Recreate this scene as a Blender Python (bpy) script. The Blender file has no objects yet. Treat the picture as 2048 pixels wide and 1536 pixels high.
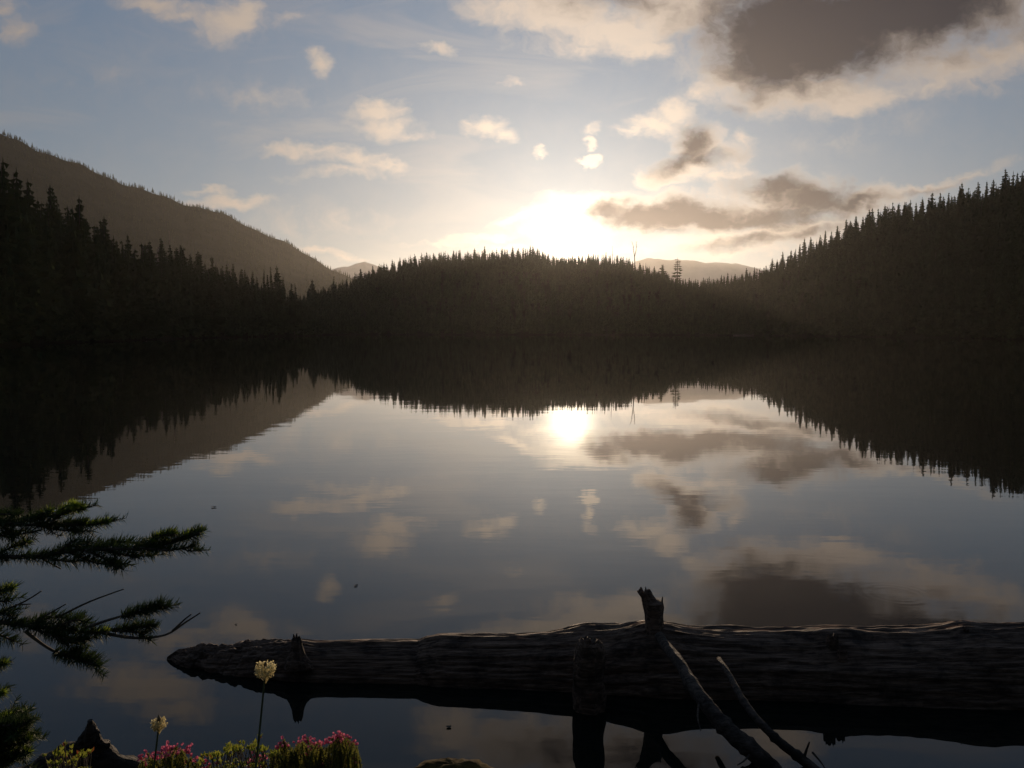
import bpy, math, random
import numpy as np
from mathutils import Vector, noise as mnoise

sc = bpy.context.scene
C = sc.collection
R = math.radians

# ------------------------------------------------------------------ camera
CAM_H = 2.0
PITCH = R(3.75)
F = 1600.0                      # focal length in pixels of the 2048 px wide photograph
cam_d = bpy.data.cameras.new("camera")
cam = bpy.data.objects.new("camera", cam_d)
C.objects.link(cam)
cam.location = (0, 0, CAM_H)
cam.rotation_euler = (math.pi / 2 - PITCH, 0, 0)
cam_d.sensor_width = 36.0
cam_d.lens = 36.0 * F / 2048.0
cam_d.clip_start = 0.05
cam_d.clip_end = 30000
sc.camera = cam

SP, CP = math.sin(PITCH), math.cos(PITCH)
def UV(px, py):
    """pixel of the photograph -> (x/y, z/y) slopes in the world"""
    a = (px - 1024.0) / F; b = (768.0 - py) / F
    d = CP + b * SP
    return a / d, (-SP + b * CP) / d
def RUV(px, py):
    """pixel in the lake's mirror image -> the slopes of what is mirrored"""
    u, v = UV(px, py); return u, -v
def P(px, py, Y):
    u, v = UV(px, py)
    return Vector((u * Y, Y, CAM_H + v * Y))

# ------------------------------------------------------------------ exposure
sc.view_settings.view_transform = 'Standard'
sc.view_settings.look = 'None'
sc.view_settings.gamma = 1.0
sc.view_settings.exposure = 0.13
sc.cycles.use_denoising = True
sc.cycles.caustics_reflective = False
sc.cycles.caustics_refractive = False
sc.cycles.max_bounces = 6
sc.cycles.diffuse_bounces = 2
sc.cycles.glossy_bounces = 3
sc.cycles.transmission_bounces = 3
sc.cycles.volume_bounces = 0
sc.cycles.transparent_max_bounces = 8
sc.cycles.sample_clamp_indirect = 6.0

# ------------------------------------------------------------------ sun
SUN_EL = R(6.45)
SUN_AZ = math.atan(UV(1141, 480)[0])      # to the right of +Y
SUN_DIR = Vector((math.sin(SUN_AZ) * math.cos(SUN_EL), math.cos(SUN_AZ) * math.cos(SUN_EL), math.sin(SUN_EL)))
sun_d = bpy.data.lights.new("sun", 'SUN')
sun_d.energy = 3.0
sun_d.angle = R(0.5)
sun_d.color = (1.0, 0.74, 0.50)
sun = bpy.data.objects.new("sun", sun_d)
C.objects.link(sun)
sun.rotation_euler = (-SUN_DIR).to_track_quat('-Z', 'Y').to_euler()
sun.location = (0, 50, 80)

# ------------------------------------------------------------------ world
class NT:
    """small helper for node trees"""
    def __init__(s, tree): s.t = tree; s.n = tree.nodes; s.l = tree.links
    def node(s, typ, **kw):
        n = s.n.new(typ)
        for k, v in kw.items(): setattr(n, k, v)
        return n
    def put(s, sock, v):
        if isinstance(v, bpy.types.NodeSocket): s.l.new(v, sock)
        elif v is not None: sock.default_value = v
    def m(s, op, a, b=None, c=None, clamp=False):
        n = s.node('ShaderNodeMath', operation=op, use_clamp=clamp)
        s.put(n.inputs[0], a); s.put(n.inputs[1], b)
        if c is not None: s.put(n.inputs[2], c)
        return n.outputs[0]
    def vm(s, op, a, b=None, scale=None):
        n = s.node('ShaderNodeVectorMath', operation=op)
        s.put(n.inputs[0], a)
        if b is not None: s.put(n.inputs[1], b)
        if scale is not None: s.put(n.inputs['Scale'], scale)
        return n.outputs['Value' if op in ('DOT_PRODUCT', 'LENGTH', 'DISTANCE') else 'Vector']
    def mr(s, v, a, b, c=0.0, d=1.0, smooth=True):
        n = s.node('ShaderNodeMapRange', interpolation_type='SMOOTHSTEP' if smooth else 'LINEAR')
        for i, x in enumerate((v, a, b, c, d)): s.put(n.inputs[i], x)
        return n.outputs[0]
    def mix(s, f, a, b, blend='MIX'):
        n = s.node('ShaderNodeMix', data_type='RGBA', blend_type=blend)
        s.put(n.inputs[0], f); s.put(n.inputs[6], a); s.put(n.inputs[7], b)
        return n.outputs[2]
    def noise(s, vec, scale, detail=4, rough=0.5, dim='3D', dist=0.0):
        n = s.node('ShaderNodeTexNoise', noise_dimensions=dim)
        s.put(n.inputs['Vector'], vec); s.put(n.inputs['Scale'], scale)
        s.put(n.inputs['Detail'], detail); s.put(n.inputs['Roughness'], rough); s.put(n.inputs['Distortion'], dist)
        return n.outputs[0], n.outputs[1]

world = bpy.data.worlds.new("World")
sc.world = world
world.use_nodes = True
w = NT(world.node_tree)
w.n.clear()
SKY_STRENGTH = 0.10
tc = w.node('ShaderNodeTexCoord')
D = tc.outputs['Generated']
sky = w.node('ShaderNodeTexSky', sky_type='NISHITA', sun_disc=False)
sky.sun_elevation = SUN_EL
sky.sun_rotation = SUN_AZ
sky.altitude = 1200
sky.air_density = 1.0
sky.dust_density = 1.6
sky.ozone_density = 1.5
sep = w.node('ShaderNodeSeparateXYZ'); w.put(sep.inputs[0], D)
dx, dy, dz = sep.outputs
ys = w.m('MAXIMUM', dy, 0.03)
U = w.m('DIVIDE', dx, ys); V = w.m('DIVIDE', dz, ys)
comb = w.node('ShaderNodeCombineXYZ'); w.put(comb.inputs[0], U); w.put(comb.inputs[1], V)
p0 = comb.outputs[0]
stretch = w.vm('MULTIPLY', p0, (1.0, 1.7, 1.0))
_, nc1 = w.noise(stretch, 9.0, 4, 0.55, '2D')
_, nc2 = w.noise(stretch, 34.0, 3, 0.6, '2D')
wv1 = w.vm('SCALE', w.vm('SUBTRACT', nc1, (0.5, 0.5, 0.5)), scale=0.045)
wv2 = w.vm('SCALE', w.vm('SUBTRACT', nc2, (0.5, 0.5, 0.5)), scale=0.020)
pw = w.vm('ADD', w.vm('ADD', p0, wv1), w.vm('MULTIPLY', wv2, (1.0, 0.8, 0)))
# banks of cloud: (x, y, half width, half height, turn in degrees, thickness), read off the photograph
CL = [
 (300, 5, 80, 26, -6, .55), (355, 22, 60, 22, 10, .45), (455, 36, 75, 42, 10, .72), (490, 15, 50, 25, 0, .6), (45, 65, 38, 34, 0, .5), (20, 15, 50, 22, 0, .38),
 (640, 138, 27, 26, 12, .62), (630, 120, 20, 16, -20, .5), (652, 150, 14, 12, 0, .4),
 (750, 212, 66, 26, 0, .70), (765, 248, 80, 34, 0, .58), (820, 270, 60, 20, -10, .45), (885, 100, 62, 18, -8, .45), (850, 92, 20, 10, 0, .4), (1030, 165, 30, 14, 0, .42),
 (972, 250, 42, 24, -8, .78), (1000, 268, 24, 18, 0, .7), (940, 238, 18, 12, 0, .5), (1072, 299, 15, 7, 0, .6),
 (620, 305, 130, 18, -4, .58), (700, 322, 120, 18, -5, .55), (770, 340, 90, 14, -5, .52), (530, 292, 50, 10, -6, .4), (680, 352, 140, 16, 0, .40),
 (470, 405, 95, 14, 4, .62), (420, 388, 60, 9, -3, .55), (520, 400, 50, 10, 5, .4), (650, 505, 60, 10, -14, .5), (700, 520, 50, 10, -8, .5),
 (1178, 318, 24, 12, 0, 1.2), (1164, 321, 16, 8, 0, .9), (1190, 316, 14, 10, 0, .9), (1173, 284, 12, 11, 0, .75), (1185, 262, 20, 12, 10, .4),
 (1010, 18, 90, 36, -8, .66), (1140, 26, 140, 50, -6, .85), (1240, 62, 130, 48, -4, .80), (1360, 22, 170, 62, 0, .90), (1300, 98, 50, 26, -10, .75), (1180, 95, 80, 22, -10, .5),
 (1600, 70, 230, 130, 0, 1.0), (1760, 40, 270, 110, 15, 1.0), (1490, 150, 100, 62, 20, .85), (1620, 185, 150, 42, 4, .95), (1410, 180, 46, 26, 20, .62), (1720, 200, 90, 30, 8, .7),
 (1890, 125, 170, 54, 8, .70), (2000, 100, 110, 56, 10, .68), (2050, 90, 80, 50, 0, .66), (1850, 170, 120, 32, 0, .45), (1960, 180, 90, 26, -10, .36),
 (1310, 248, 62, 30, -4, .72), (1352, 222, 42, 30, 10, .70), (1250, 262, 30, 14, 0, .52), (1330, 265, 50, 20, 0, .5), (1375, 245, 30, 24, 0, .5),
 (1312, 358, 40, 20, 0, .9), (1375, 335, 84, 34, 14, .85), (1400, 290, 62, 44, 0, .85), (1470, 305, 44, 34, 10, .62), (1492, 280, 16, 28, -8, .5), (1440, 352, 90, 20, 4, .5),
 (1180, 408, 110, 22, -4, .9), (1300, 428, 150, 38, 0, .85), (1450, 432, 170, 40, 2, .80), (1590, 392, 150, 38, -2, .85), (1735, 398, 105, 26, 5, .75), (1420, 478, 200, 28, 2, .62), (1570, 462, 160, 36, 10, .72), (1480, 505, 140, 18, 4, .5),
 (1860, 372, 110, 15, 14, .55), (1960, 345, 90, 12, 14, .45),
 (1120, 425, 88, 26, 8, .85), (1170, 420, 90, 28, 0, .8), (1035, 440, 52, 11, 8, .75), (1075, 460, 80, 20, 5, .55), (965, 478, 90, 9, 2, .62), (880, 488, 80, 7, 2, .45), (1010, 498, 120, 10, 0, .4),
 (1320, 500, 120, 16, 0, .5), (640, 440, 240, 50, 0, .22), (1720, 265, 200, 40, 14, .22), (200, 150, 240, 70, 10, .16), (520, 190, 220, 40, -8, .20),
]
# the dark cores of the deep banks, where the low sun does not come through
CK = [
 (1600, 50, 215, 120, 0, 1.25), (1540, 115, 140, 84, -10, 1.05), (1760, 20, 270, 104, 15, 1.15), (1680, 100, 190, 72, 12, 1.05), (1870, 20, 220, 76, 20, 1.05), (1490, 50, 90, 100, 20, .8),
 (1480, 218, 50, 20, 0, .45), (1960, 62, 130, 36, 10, .55), (1250, 6, 140, 36, 0, .55), (1150, 10, 80, 26, 0, .4), (1880, 110, 150, 40, 12, .42),
 (1393, 284, 44, 42, 0, 1.0), (1365, 322, 74, 28, 24, 1.0), (1415, 318, 84, 20, 10, .8),
 (1210, 424, 50, 24, -5, .95), (1290, 431, 105, 27, 0, 1.15), (1400, 428, 115, 28, 0, 1.05), (1490, 440, 115, 22, -4, 1.0), (1555, 378, 90, 24, 0, 1.0), (1630, 394, 108, 30, 4, 1.1), (1705, 402, 90, 18, 4, .85), (1580, 425, 160, 24, 6, 1.0), (1500, 484, 130, 17, 8, .8), (1620, 462, 110, 18, 14, .7), (1860, 378, 100, 10, 14, .5), (1340, 455, 70, 13, 0, .8),
]
# what only the mirror image shows: sky higher than the picture's top edge
CLR = [
 (300, 1375, 120, 46, -8, .80), (210, 1350, 80, 36, 0, .55), (350, 1420, 70, 32, 0, .7), (170, 1370, 60, 26, 0, .4),
 (905, 1460, 75, 56, -25, .85), (1060, 1490, 200, 60, 0, .80), (1250, 1510, 240, 60, 0, .85),
 (1560, 1475, 80, 50, 0, .9), (1230, 1225, 200, 50, 0, .5), (1150, 1240, 140, 40, 0, .4), (480, 1230, 70, 26, 0, .35), (620, 1260, 90, 30, 0, .3),
 (1900, 1330, 260, 120, 0, 1.0),
]
CKR = [(1700, 1240, 200, 50, 0, .9), (1120, 1500, 160, 50, 0, .6), (1300, 1520, 200, 60, 0, .8), (1800, 1300, 260, 90, 0, 1.0)]
def blobs(lst):
    field = None
    for fn, (cx, cy, rx, ry, rot, wt) in lst:
        u0, v0 = fn(cx, cy)
        u1, _ = fn(cx + rx, cy); _, v1 = fn(cx, cy - ry)
        su, sv = abs(u1 - u0), abs(v1 - v0)
        mp = w.node('ShaderNodeMapping', vector_type='TEXTURE')
        mp.inputs['Location'].default_value = (u0, v0, 0)
        mp.inputs['Rotation'].default_value = (0, 0, R(rot if fn is UV else -rot))
        mp.inputs['Scale'].default_value = (su * 1.5, sv * 1.5, 1)
        w.put(mp.inputs[0], pw)
        g = w.node('ShaderNodeTexGradient', gradient_type='SPHERICAL')
        w.put(g.inputs[0], mp.outputs[0])
        a = w.m('MULTIPLY', g.outputs[1], wt)
        if field is None: field = a
        else:
            n = w.node('ShaderNodeMath', operation='SMOOTH_MAX'); w.put(n.inputs[0], field); w.put(n.inputs[1], a); n.inputs[2].default_value = 0.10
            field = n.outputs[0]
    return field
fieldL = blobs([(UV, b) for b in CL] + [(RUV, b) for b in CLR])
fieldK = blobs([(UV, b) for b in CK] + [(RUV, b) for b in CKR])
nf, _ = w.noise(pw, 30.0, 7, 0.60, '2D')
nf2, _ = w.noise(stretch, 7.0, 5, 0.55, '2D')
nn = w.m('ADD', w.m('MULTIPLY', w.m('SUBTRACT', nf, 0.5), 0.62), w.m('MULTIPLY', w.m('SUBTRACT', nf2, 0.5), 0.26))
dens = w.m('ADD', fieldL, w.m('MULTIPLY', nn, w.mr(fieldL, 0.02, 0.22)))
densK = w.m('ADD', fieldK, w.m('MULTIPLY', nn, w.m('MULTIPLY', w.mr(fieldK, 0.02, 0.22), 0.8)))
nv, _ = w.noise(w.vm('MULTIPLY', p0, (0.8, 3.4, 1.0)), 4.2, 6, 0.55, '2D', 0.6)
veil = w.m('MULTIPLY', w.mr(nv, 0.46, 0.78), 0.30)
alpha = w.m('MAXIMUM', w.mr(dens, 0.0, 0.66), veil)
thick = w.mr(densK, -0.04, 0.84)
# closeness to the sun
sdot = w.m('MAXIMUM', w.vm('DOT_PRODUCT', D, tuple(SUN_DIR)), 0.0)
ang = w.m('ARCCOSINE', w.m('MINIMUM', sdot, 1.0))       # radians from the sun
def gauss(width): return w.m('POWER', 2.718, w.m('MULTIPLY', w.m('POWER', w.m('DIVIDE', ang, width), 2.0), -1.0))
g_wide = w.m('POWER', 2.718, w.m('DIVIDE', ang, -0.30))
g_mid = w.m('POWER', 2.718, w.m('DIVIDE', ang, -0.052))
g_core = gauss(0.024)
# clear sky: the sky texture, paled by high thin haze
hz = w.mr(dz, 0.0, 0.36, 0, 1, False)
pale = w.mix(hz, (1.75, 2.05, 2.25, 1), (0.86, 1.36, 2.15, 1))
base = w.mix(0.88, sky.outputs[0], pale)
aur = w.m('POWER', 2.718, w.m('DIVIDE', ang, -0.20))
base = w.vm('ADD', base, w.vm('SCALE', (1.5, 2.4, 3.1), scale=aur))
# cloud: pale warm where thin, grey violet where thick, brighter towards the sun
thin_c = w.mix(w.m('MULTIPLY', g_wide, 1.2, clamp=True), (2.75, 2.1, 1.62, 1), (12.0, 9.6, 7.4, 1))
g_t = w.m('POWER', 2.718, w.m('DIVIDE', ang, -0.17))
thick_c = w.mix(w.m('MULTIPLY', g_t, 1.3, clamp=True), (0.08, 0.10, 0.20, 1), (1.2, 1.05, 1.15, 1))
cloud_c = w.mix(thick, thin_c, thick_c)
front = w.mr(dy, 0.05, 0.3)
a1 = w.m('MULTIPLY', w.m('MULTIPLY', alpha, front), w.m('ADD', 0.80, w.m('MULTIPLY', thick, 0.20)))
col = w.mix(a1, base, cloud_c)
glow = w.m('ADD', w.m('MULTIPLY', g_core, 34.0), w.m('MULTIPLY', w.m('MULTIPLY', g_mid, w.m('SUBTRACT', 1.0, thick)), w.m('ADD', 0.4, w.m('MULTIPLY', alpha, 10.0))))
glowc = w.vm('SCALE', (1.0, 0.88, 0.62), scale=glow)
shade = w.m('SUBTRACT', 1.0, w.m('MULTIPLY', w.m('MULTIPLY', thick, a1), 0.6))
glowc = w.vm('SCALE', glowc, scale=shade)
col = w.vm('ADD', col, glowc)
# behind the camera the sky is darker
col = w.vm('SCALE', col, scale=w.mr(dy, -0.6, 0.5, 0.35, 1.0))
bg = w.node('ShaderNodeBackground')
w.put(bg.inputs[0], col); bg.inputs[1].default_value = SKY_STRENGTH
wo = w.node('ShaderNodeOutputWorld'); w.l.new(bg.outputs[0], wo.inputs[0])
world.cycles.sampling_method = 'MANUAL'
world.cycles.sample_map_resolution = 512

# ------------------------------------------------------------------ helpers
def tag(o, label=None, cat=None, group=None, kind=None):
    if label: o['label'] = label
    if cat: o['category'] = cat
    if group: o['group'] = group
    if kind: o['kind'] = kind
    return o
def empty(name, loc=(0, 0, 0)):
    o = bpy.data.objects.new(name, None); C.objects.link(o); o.location = loc
    o.empty_display_size = 0.1
    return o
class MB:
    """collects vertices and faces and links them as one mesh object"""
    def __init__(s): s.v = []; s.f = []
    def add(s, vs, fs):
        k = len(s.v); s.v.extend([tuple(x) for x in vs]); s.f.extend([tuple(i + k for i in f) for f in fs])
    def tube(s, pts, rad, n=7, cap=True, wob=0.0, rng=None):
        pts = [Vector(q) for q in pts]; vs = []; prev = None
        for i, q in enumerate(pts):
            t = (pts[min(i + 1, len(pts) - 1)] - pts[max(i - 1, 0)]).normalized()
            if prev is None:
                a = t.orthogonal().normalized()
            else:
                a = (prev - t * prev.dot(t)).normalized()
            prev = a; b = t.cross(a)
            r = rad[i] if isinstance(rad, (list, tuple)) else rad
            for j in range(n):
                th = 2 * math.pi * j / n
                rr = r * (1 + (rng.uniform(-wob, wob) if rng else 0))
                vs.append(q + a * math.cos(th) * rr + b * math.sin(th) * rr)
        fs = []
        for i in range(len(pts) - 1):
            for j in range(n):
                fs.append((i * n + j, i * n + (j + 1) % n, (i + 1) * n + (j + 1) % n, (i + 1) * n + j))
        if cap:
            fs.append(tuple(range(n))[::-1]); fs.append(tuple((len(pts) - 1) * n + j for j in range(n)))
        s.add(vs, fs)
    def build(s, name, mat, parent=None, smooth=False, origin=None):
        me = bpy.data.meshes.new(name)
        v = s.v if origin is None else [(a - origin[0], b - origin[1], c - origin[2]) for a, b, c in s.v]
        me.from_pydata(v, [], s.f)
        if smooth: me.shade_smooth()
        me.materials.append(mat); me.update()
        o = bpy.data.objects.new(name, me); C.objects.link(o)
        if origin is not None and parent is None: o.location = origin
        if parent is not None: o.parent = parent
        return o
def np_mesh(name, verts, tris, mat, smooth=False):
    me = bpy.data.meshes.new(name)
    verts = np.asarray(verts, np.float32); tris = np.asarray(tris, np.int32)
    k = tris.shape[1]
    me.vertices.add(len(verts)); me.vertices.foreach_set('co', verts.ravel())
    me.loops.add(tris.size); me.loops.foreach_set('vertex_index', tris.ravel())
    me.polygons.add(len(tris)); me.polygons.foreach_set('loop_start', np.arange(0, tris.size, k, dtype=np.int32))
    me.update(calc_edges=True)
    if smooth: me.shade_smooth()
    me.materials.append(mat)
    return me

def new_mat(name):
    m = bpy.data.materials.new(name); m.use_nodes = True
    t = NT(m.node_tree); b = t.n['Principled BSDF']
    return m, t, b
def mat_simple(name, c1, c2, scale=8, rough=0.7, bump=0.0, bdist=0.01, trans=0.0, spec=0.5, stretch=(1, 1, 1), detail=6):
    m, t, b = new_mat(name)
    tc = t.node('ShaderNodeTexCoord')
    v = t.vm('MULTIPLY', tc.outputs['Object'], stretch)
    f, _ = t.noise(v, scale, detail, 0.6)
    t.put(b.inputs['Base Color'], t.mix(t.mr(f, 0.3, 0.7), (*c1, 1), (*c2, 1)))
    b.inputs['Roughness'].default_value = rough
    b.inputs['Specular IOR Level'].default_value = spec
    if bump:
        bn = t.node('ShaderNodeBump'); t.put(bn.inputs['Height'], f); bn.inputs['Strength'].default_value = bump; bn.inputs['Distance'].default_value = bdist
        t.put(b.inputs['Normal'], bn.outputs[0])
    if trans:
        tr = t.node('ShaderNodeBsdfTranslucent'); t.put(tr.inputs[0], t.mix(t.mr(f, 0.3, 0.7), (*c1, 1), (*c2, 1)))
        mx = t.node('ShaderNodeMixShader'); mx.inputs[0].default_value = trans
        t.l.new(b.outputs[0], mx.inputs[1]); t.l.new(tr.outputs[0], mx.inputs[2])
        t.l.new(mx.outputs[0], t.n['Material Output'].inputs[0])
    return m

M_crown = mat_simple('conifer_foliage', (0.022, 0.034, 0.016), (0.050, 0.066, 0.030), 0.35, 0.95, trans=0.06, spec=0.0)
M_trunk = mat_simple('conifer_bark', (0.035, 0.028, 0.022), (0.085, 0.07, 0.055), 3.0, 0.9, spec=0.2)
M_dead = mat_simple('weathered_dead_wood', (0.09, 0.08, 0.07), (0.17, 0.15, 0.13), 2.0, 0.85, spec=0.2)
M_soil = mat_simple('forest_floor', (0.010, 0.010, 0.006), (0.022, 0.020, 0.012), 0.12, 1.0, 0.4, 0.6, spec=0.0)
M_far = mat_simple('distant_slope', (0.012, 0.018, 0.010), (0.026, 0.032, 0.019), 0.02, 0.95, 0.3, 4.0, spec=0.0)
M_peak = mat_simple('distant_rock_haze_tint', (0.25, 0.26, 0.26), (0.38, 0.38, 0.38), 0.004, 0.95, 0.6, 30.0, spec=0.1)  # rock colour lightened to stand in for part of the haze over the far ranges

# ------------------------------------------------------------------ lake
def lake_material():
    m, t, b = new_mat('lake_water')
    b.inputs['Base Color'].default_value = (0.006, 0.0075, 0.006, 1)
    b.inputs['Roughness'].default_value = 0.0
    b.inputs['IOR'].default_value = 1.38
    g = t.node('ShaderNodeNewGeometry')
    pos = g.outputs['Position']
    n1, _ = t.noise(t.vm('MULTIPLY', pos, (0.35, 1.0, 1)), 1.3, 3, 0.5, '2D')
    n2, _ = t.noise(t.vm('MULTIPLY', pos, (0.4, 1.0, 1)), 5.5, 2, 0.5, '2D')
    n3, _ = t.noise(pos, 0.05, 2, 0.5, '2D')           # calmer and livelier patches of surface
    amp = t.mr(n3, 0.35, 0.65, 0.55, 1.25)
    # slow rings from a fish rise
    rx, ry = RING
    rel = t.vm('SUBTRACT', pos, (rx, ry, 0)); r = t.vm('LENGTH', rel)
    ring = t.m('MULTIPLY', t.m('SINE', t.m('MULTIPLY', r, 90.0)), t.m('MULTIPLY', t.mr(r, 0.36, 0.24), t.mr(r, 0.08, 0.2)))
    h = t.m('ADD', t.m('MULTIPLY', n1, 0.0012), t.m('MULTIPLY', n2, 0.00025))
    h = t.m('MULTIPLY', h, amp)
    h = t.m('ADD', h, t.m('MULTIPLY', ring, 0.00003))
    bn = t.node('ShaderNodeBump'); t.put(bn.inputs['Height'], h); bn.inputs['Strength'].default_value = 1.0; bn.inputs['Distance'].default_value = 1.0
    t.put(b.inputs['Normal'], bn.outputs[0])
    return m
def on_water(px, py):
    u, v = UV(px, py); Y = -CAM_H / v
    return u * Y, Y
RING = on_water(1790, 1188)
lk = MB()
xs = [-900, -60, -8, 8, 60, 900]; yy = [-30, 6, 60, 700]
vs = [(x, y, 0) for y in yy for x in xs]
lk.add(vs, [(j * 6 + i, j * 6 + i + 1, (j + 1) * 6 + i + 1, (j + 1) * 6 + i) for j in range(3) for i in range(5)])
lake = tag(lk.build('lake', lake_material()), 'calm dark mountain lake mirroring the sunset sky', kind='structure')

# ------------------------------------------------------------------ hills round the lake
def curve(pts):
    xs = [p[0] for p in pts]; ysv = [p[1] for p in pts]
    return lambda x: np.interp(x, xs, ysv)
# treetop outline (pixels), crest depth (m), shore depth (m), tree height (m), each by pixel column at the horizon
N_top = curve([(-900, 250), (-300, 345), (0, 392), (60, 402), (130, 425), (200, 456), (260, 500), (350, 500), (420, 520), (500, 545), (570, 562), (600, 588), (622, 610), (650, 640), (690, 668)])
N_crest = curve([(-900, 90), (-300, 110), (0, 140), (200, 172), (400, 220), (620, 290), (700, 310)])
N_shore = curve([(-900, 30), (-300, 50), (0, 75), (200, 105), (400, 160), (620, 245), (700, 270)])
N_tree = curve([(-900, 17), (0, 19), (250, 17), (450, 14), (620, 12), (700, 10)])
M_top = curve([(300, 640), (560, 604), (620, 585), (700, 556), (760, 532), (830, 513), (900, 506), (1000, 502), (1070, 499), (1110, 511), (1180, 512), (1250, 518), (1300, 535), (1350, 556), (1400, 562), (1450, 556), (1500, 542), (1560, 515), (1610, 485), (1650, 466), (1700, 441), (1760, 417), (1850, 400), (1920, 382), (2048, 352), (2400, 280), (3000, 200)])
M_crest = curve([(300, 360), (620, 430), (760, 500), (1000, 540), (1180, 540), (1370, 500), (1500, 440), (1700, 370), (2048, 290), (2400, 230), (3000, 150)])
M_shore = curve([(300, 330), (620, 340), (900, 330), (1180, 320), (1370, 300), (1500, 270), (1700, 210), (2048, 130), (2400, 80), (3000, 45)])
M_tree = curve([(300, 10), (620, 12), (1000, 12), (1200, 11), (1400, 10), (1600, 13), (1800, 16), (2048, 18), (3000, 18)])
FS = 1.5          # the whole far shore stands this much farther off and its trees this much taller
def far(f): return lambda x: f(x) * FS
N_crest, N_shore, N_tree, M_crest, M_shore, M_tree = map(far, (N_crest, N_shore, N_tree, M_crest, M_shore, M_tree))
def v_of(py):
    b = (768.0 - py) / F
    return (-SP + b * CP) / (CP + b * SP)
def ridge(col, y, top, crest, shore, tree):
    yc = crest(col); ysh = shore(col)
    zc = np.maximum(v_of(top(col)) * yc + CAM_H - tree(col) * 0.93, -2.0)
    t = (y - ysh) / (yc - ysh)
    up = np.clip(t, 0, 1)
    # steepest near the water, rounding off at the crest so that crest trees stand above the slope
    z = zc * (1 - (1 - up) ** 1.75) + 0.35 * np.minimum(up * 20, 1)
    z = np.where(t > 1, zc + 0.6 - (y - yc) * 0.10 - ((y - yc) / 150.0) ** 2 * 2, z)
    return np.where(t < 0, np.maximum(-3.0, t * 25), z)
def hump(x, y):
    return 1.3 * np.sin(x * 0.043 + 1.3) * np.sin(y * 0.051) + 0.7 * np.sin(x * 0.11 + y * 0.07) + 0.5 * np.sin(x * 0.19 - y * 0.23 + 2)
def ground_z(x, y):
    col = 1024 + (x / y) * F * CP
    zn = ridge(col, y, N_top, N_crest, N_shore, N_tree); zn = np.where(col > 690, -3.0, zn)
    zm = ridge(col, y, M_top, M_crest, M_shore, M_tree)
    z = np.maximum(zn, zm)
    return z + np.clip(z / 9.0, 0, 1) * hump(x, y) * 1.3
def ground_normal_cols():
    us = np.linspace(-1.35, 1.35, 420)
    yr = np.concatenate([np.linspace(38, 640, 210), np.linspace(646, 1300, 80)])
    return us, yr
us, yr = ground_normal_cols()
Ug, Yg = np.meshgrid(us, yr)
Xg = Ug * Yg; Zg = ground_z(Xg, Yg)
Zg = np.maximum(Zg, -3.0)
gv = np.stack([Xg, Yg, Zg], -1).reshape(-1, 3)
nu = len(us); idx = np.arange(len(gv)).reshape(len(yr), nu)
quads = np.stack([idx[:-1, :-1], idx[:-1, 1:], idx[1:, 1:], idx[1:, :-1]], -1).reshape(-1, 4)
me = np_mesh('hills', gv, quads, M_soil, True)
hills = bpy.data.objects.new('hills', me); C.objects.link(hills)
tag(hills, 'wooded hills closing in the far side of the lake', kind='structure')

# the high slope behind the left shore
F_top = curve([(-1400, 175), (-900, 165), (-400, 195), (0, 246), (150, 308), (300, 370), (440, 413), (500, 439), (560, 467), (620, 502), (700, 545), (760, 575), (900, 620), (1100, 660)])
F_crest = curve([(-1400, 1250), (0, 1500), (400, 1750), (700, 2100), (1100, 2300)])
def far_z(x, y):
    col = 1024 + (x / y) * F * CP
    yc = F_crest(col); zc = v_of(F_top(col)) * yc + CAM_H - 9
    zc = zc + 3.0 * np.sin(col * 0.045) + 2.0 * np.sin(col * 0.11 + 1)
    y0 = yc * 0.48; t = np.clip((y - y0) / (yc - y0), 0, 1)
    z = zc * t ** 1.25
    z = np.where(y > yc, zc - (y - yc) * 0.25, z)
    gul = np.sin(col * 0.03 + np.sin(y * 0.004) * 2) * 9 * np.sin(np.pi * t)
    return z + gul - 2
usf = np.linspace(-1.4, 0.10, 200); tf = np.linspace(0.45, 1.35, 110)
Uf, Tf = np.meshgrid(usf, tf); Yf = Tf * F_crest(1024 + Uf * F * CP); Xf = Uf * Yf; Zf = far_z(Xf, Yf)
fv = np.stack([Xf, Yf, Zf], -1).reshape(-1, 3)
idx = np.arange(len(fv)).reshape(len(tf), len(usf))
quads = np.stack([idx[:-1, :-1], idx[:-1, 1:], idx[1:, 1:], idx[1:, :-1]], -1).reshape(-1, 4)
mountain = bpy.data.objects.new('mountain', np_mesh('mountain', fv, quads, M_far, True)); C.objects.link(mountain)
tag(mountain, 'high hazy mountainside falling to the right behind the left shore', kind='structure')

# two far ranges that show in the gaps
def far_range(name, label, pts, Y, depth):
    top = curve(pts); cols = np.linspace(pts[0][0], pts[-1][0], 160)
    rows = []
    for k, tt in enumerate(np.linspace(-1, 1, 25)):
        yv = Y + tt * depth
        jag = np.array([mnoise.fractal(Vector((c * 0.02, k * 0.25, 3.1)), 1.0, 2.0, 5) for c in cols]) * 0.003
        zt = (v_of(top(cols)) + jag) * Y + CAM_H
        rows.append(np.stack([(cols - 1024) / F * yv, np.full_like(cols, yv), np.maximum(zt, 1) * (1 - abs(tt) ** 1.3)], -1))
    v = np.concatenate(rows); ix = np.arange(len(v)).reshape(25, 160)
    q = np.stack([ix[:-1, :-1], ix[:-1, 1:], ix[1:, 1:], ix[1:, :-1]], -1).reshape(-1, 4)
    o = bpy.data.objects.new(name, np_mesh(name, v, q, M_peak, True)); C.objects.link(o)
    tag(o, label, kind='structure')
far_range('far_mountain', 'faint far peak in the gap left of the central hill', [(560, 600), (640, 545), (690, 536), (715, 526), (732, 522), (760, 533), (800, 545), (900, 580)], 5000, 500)
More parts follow.
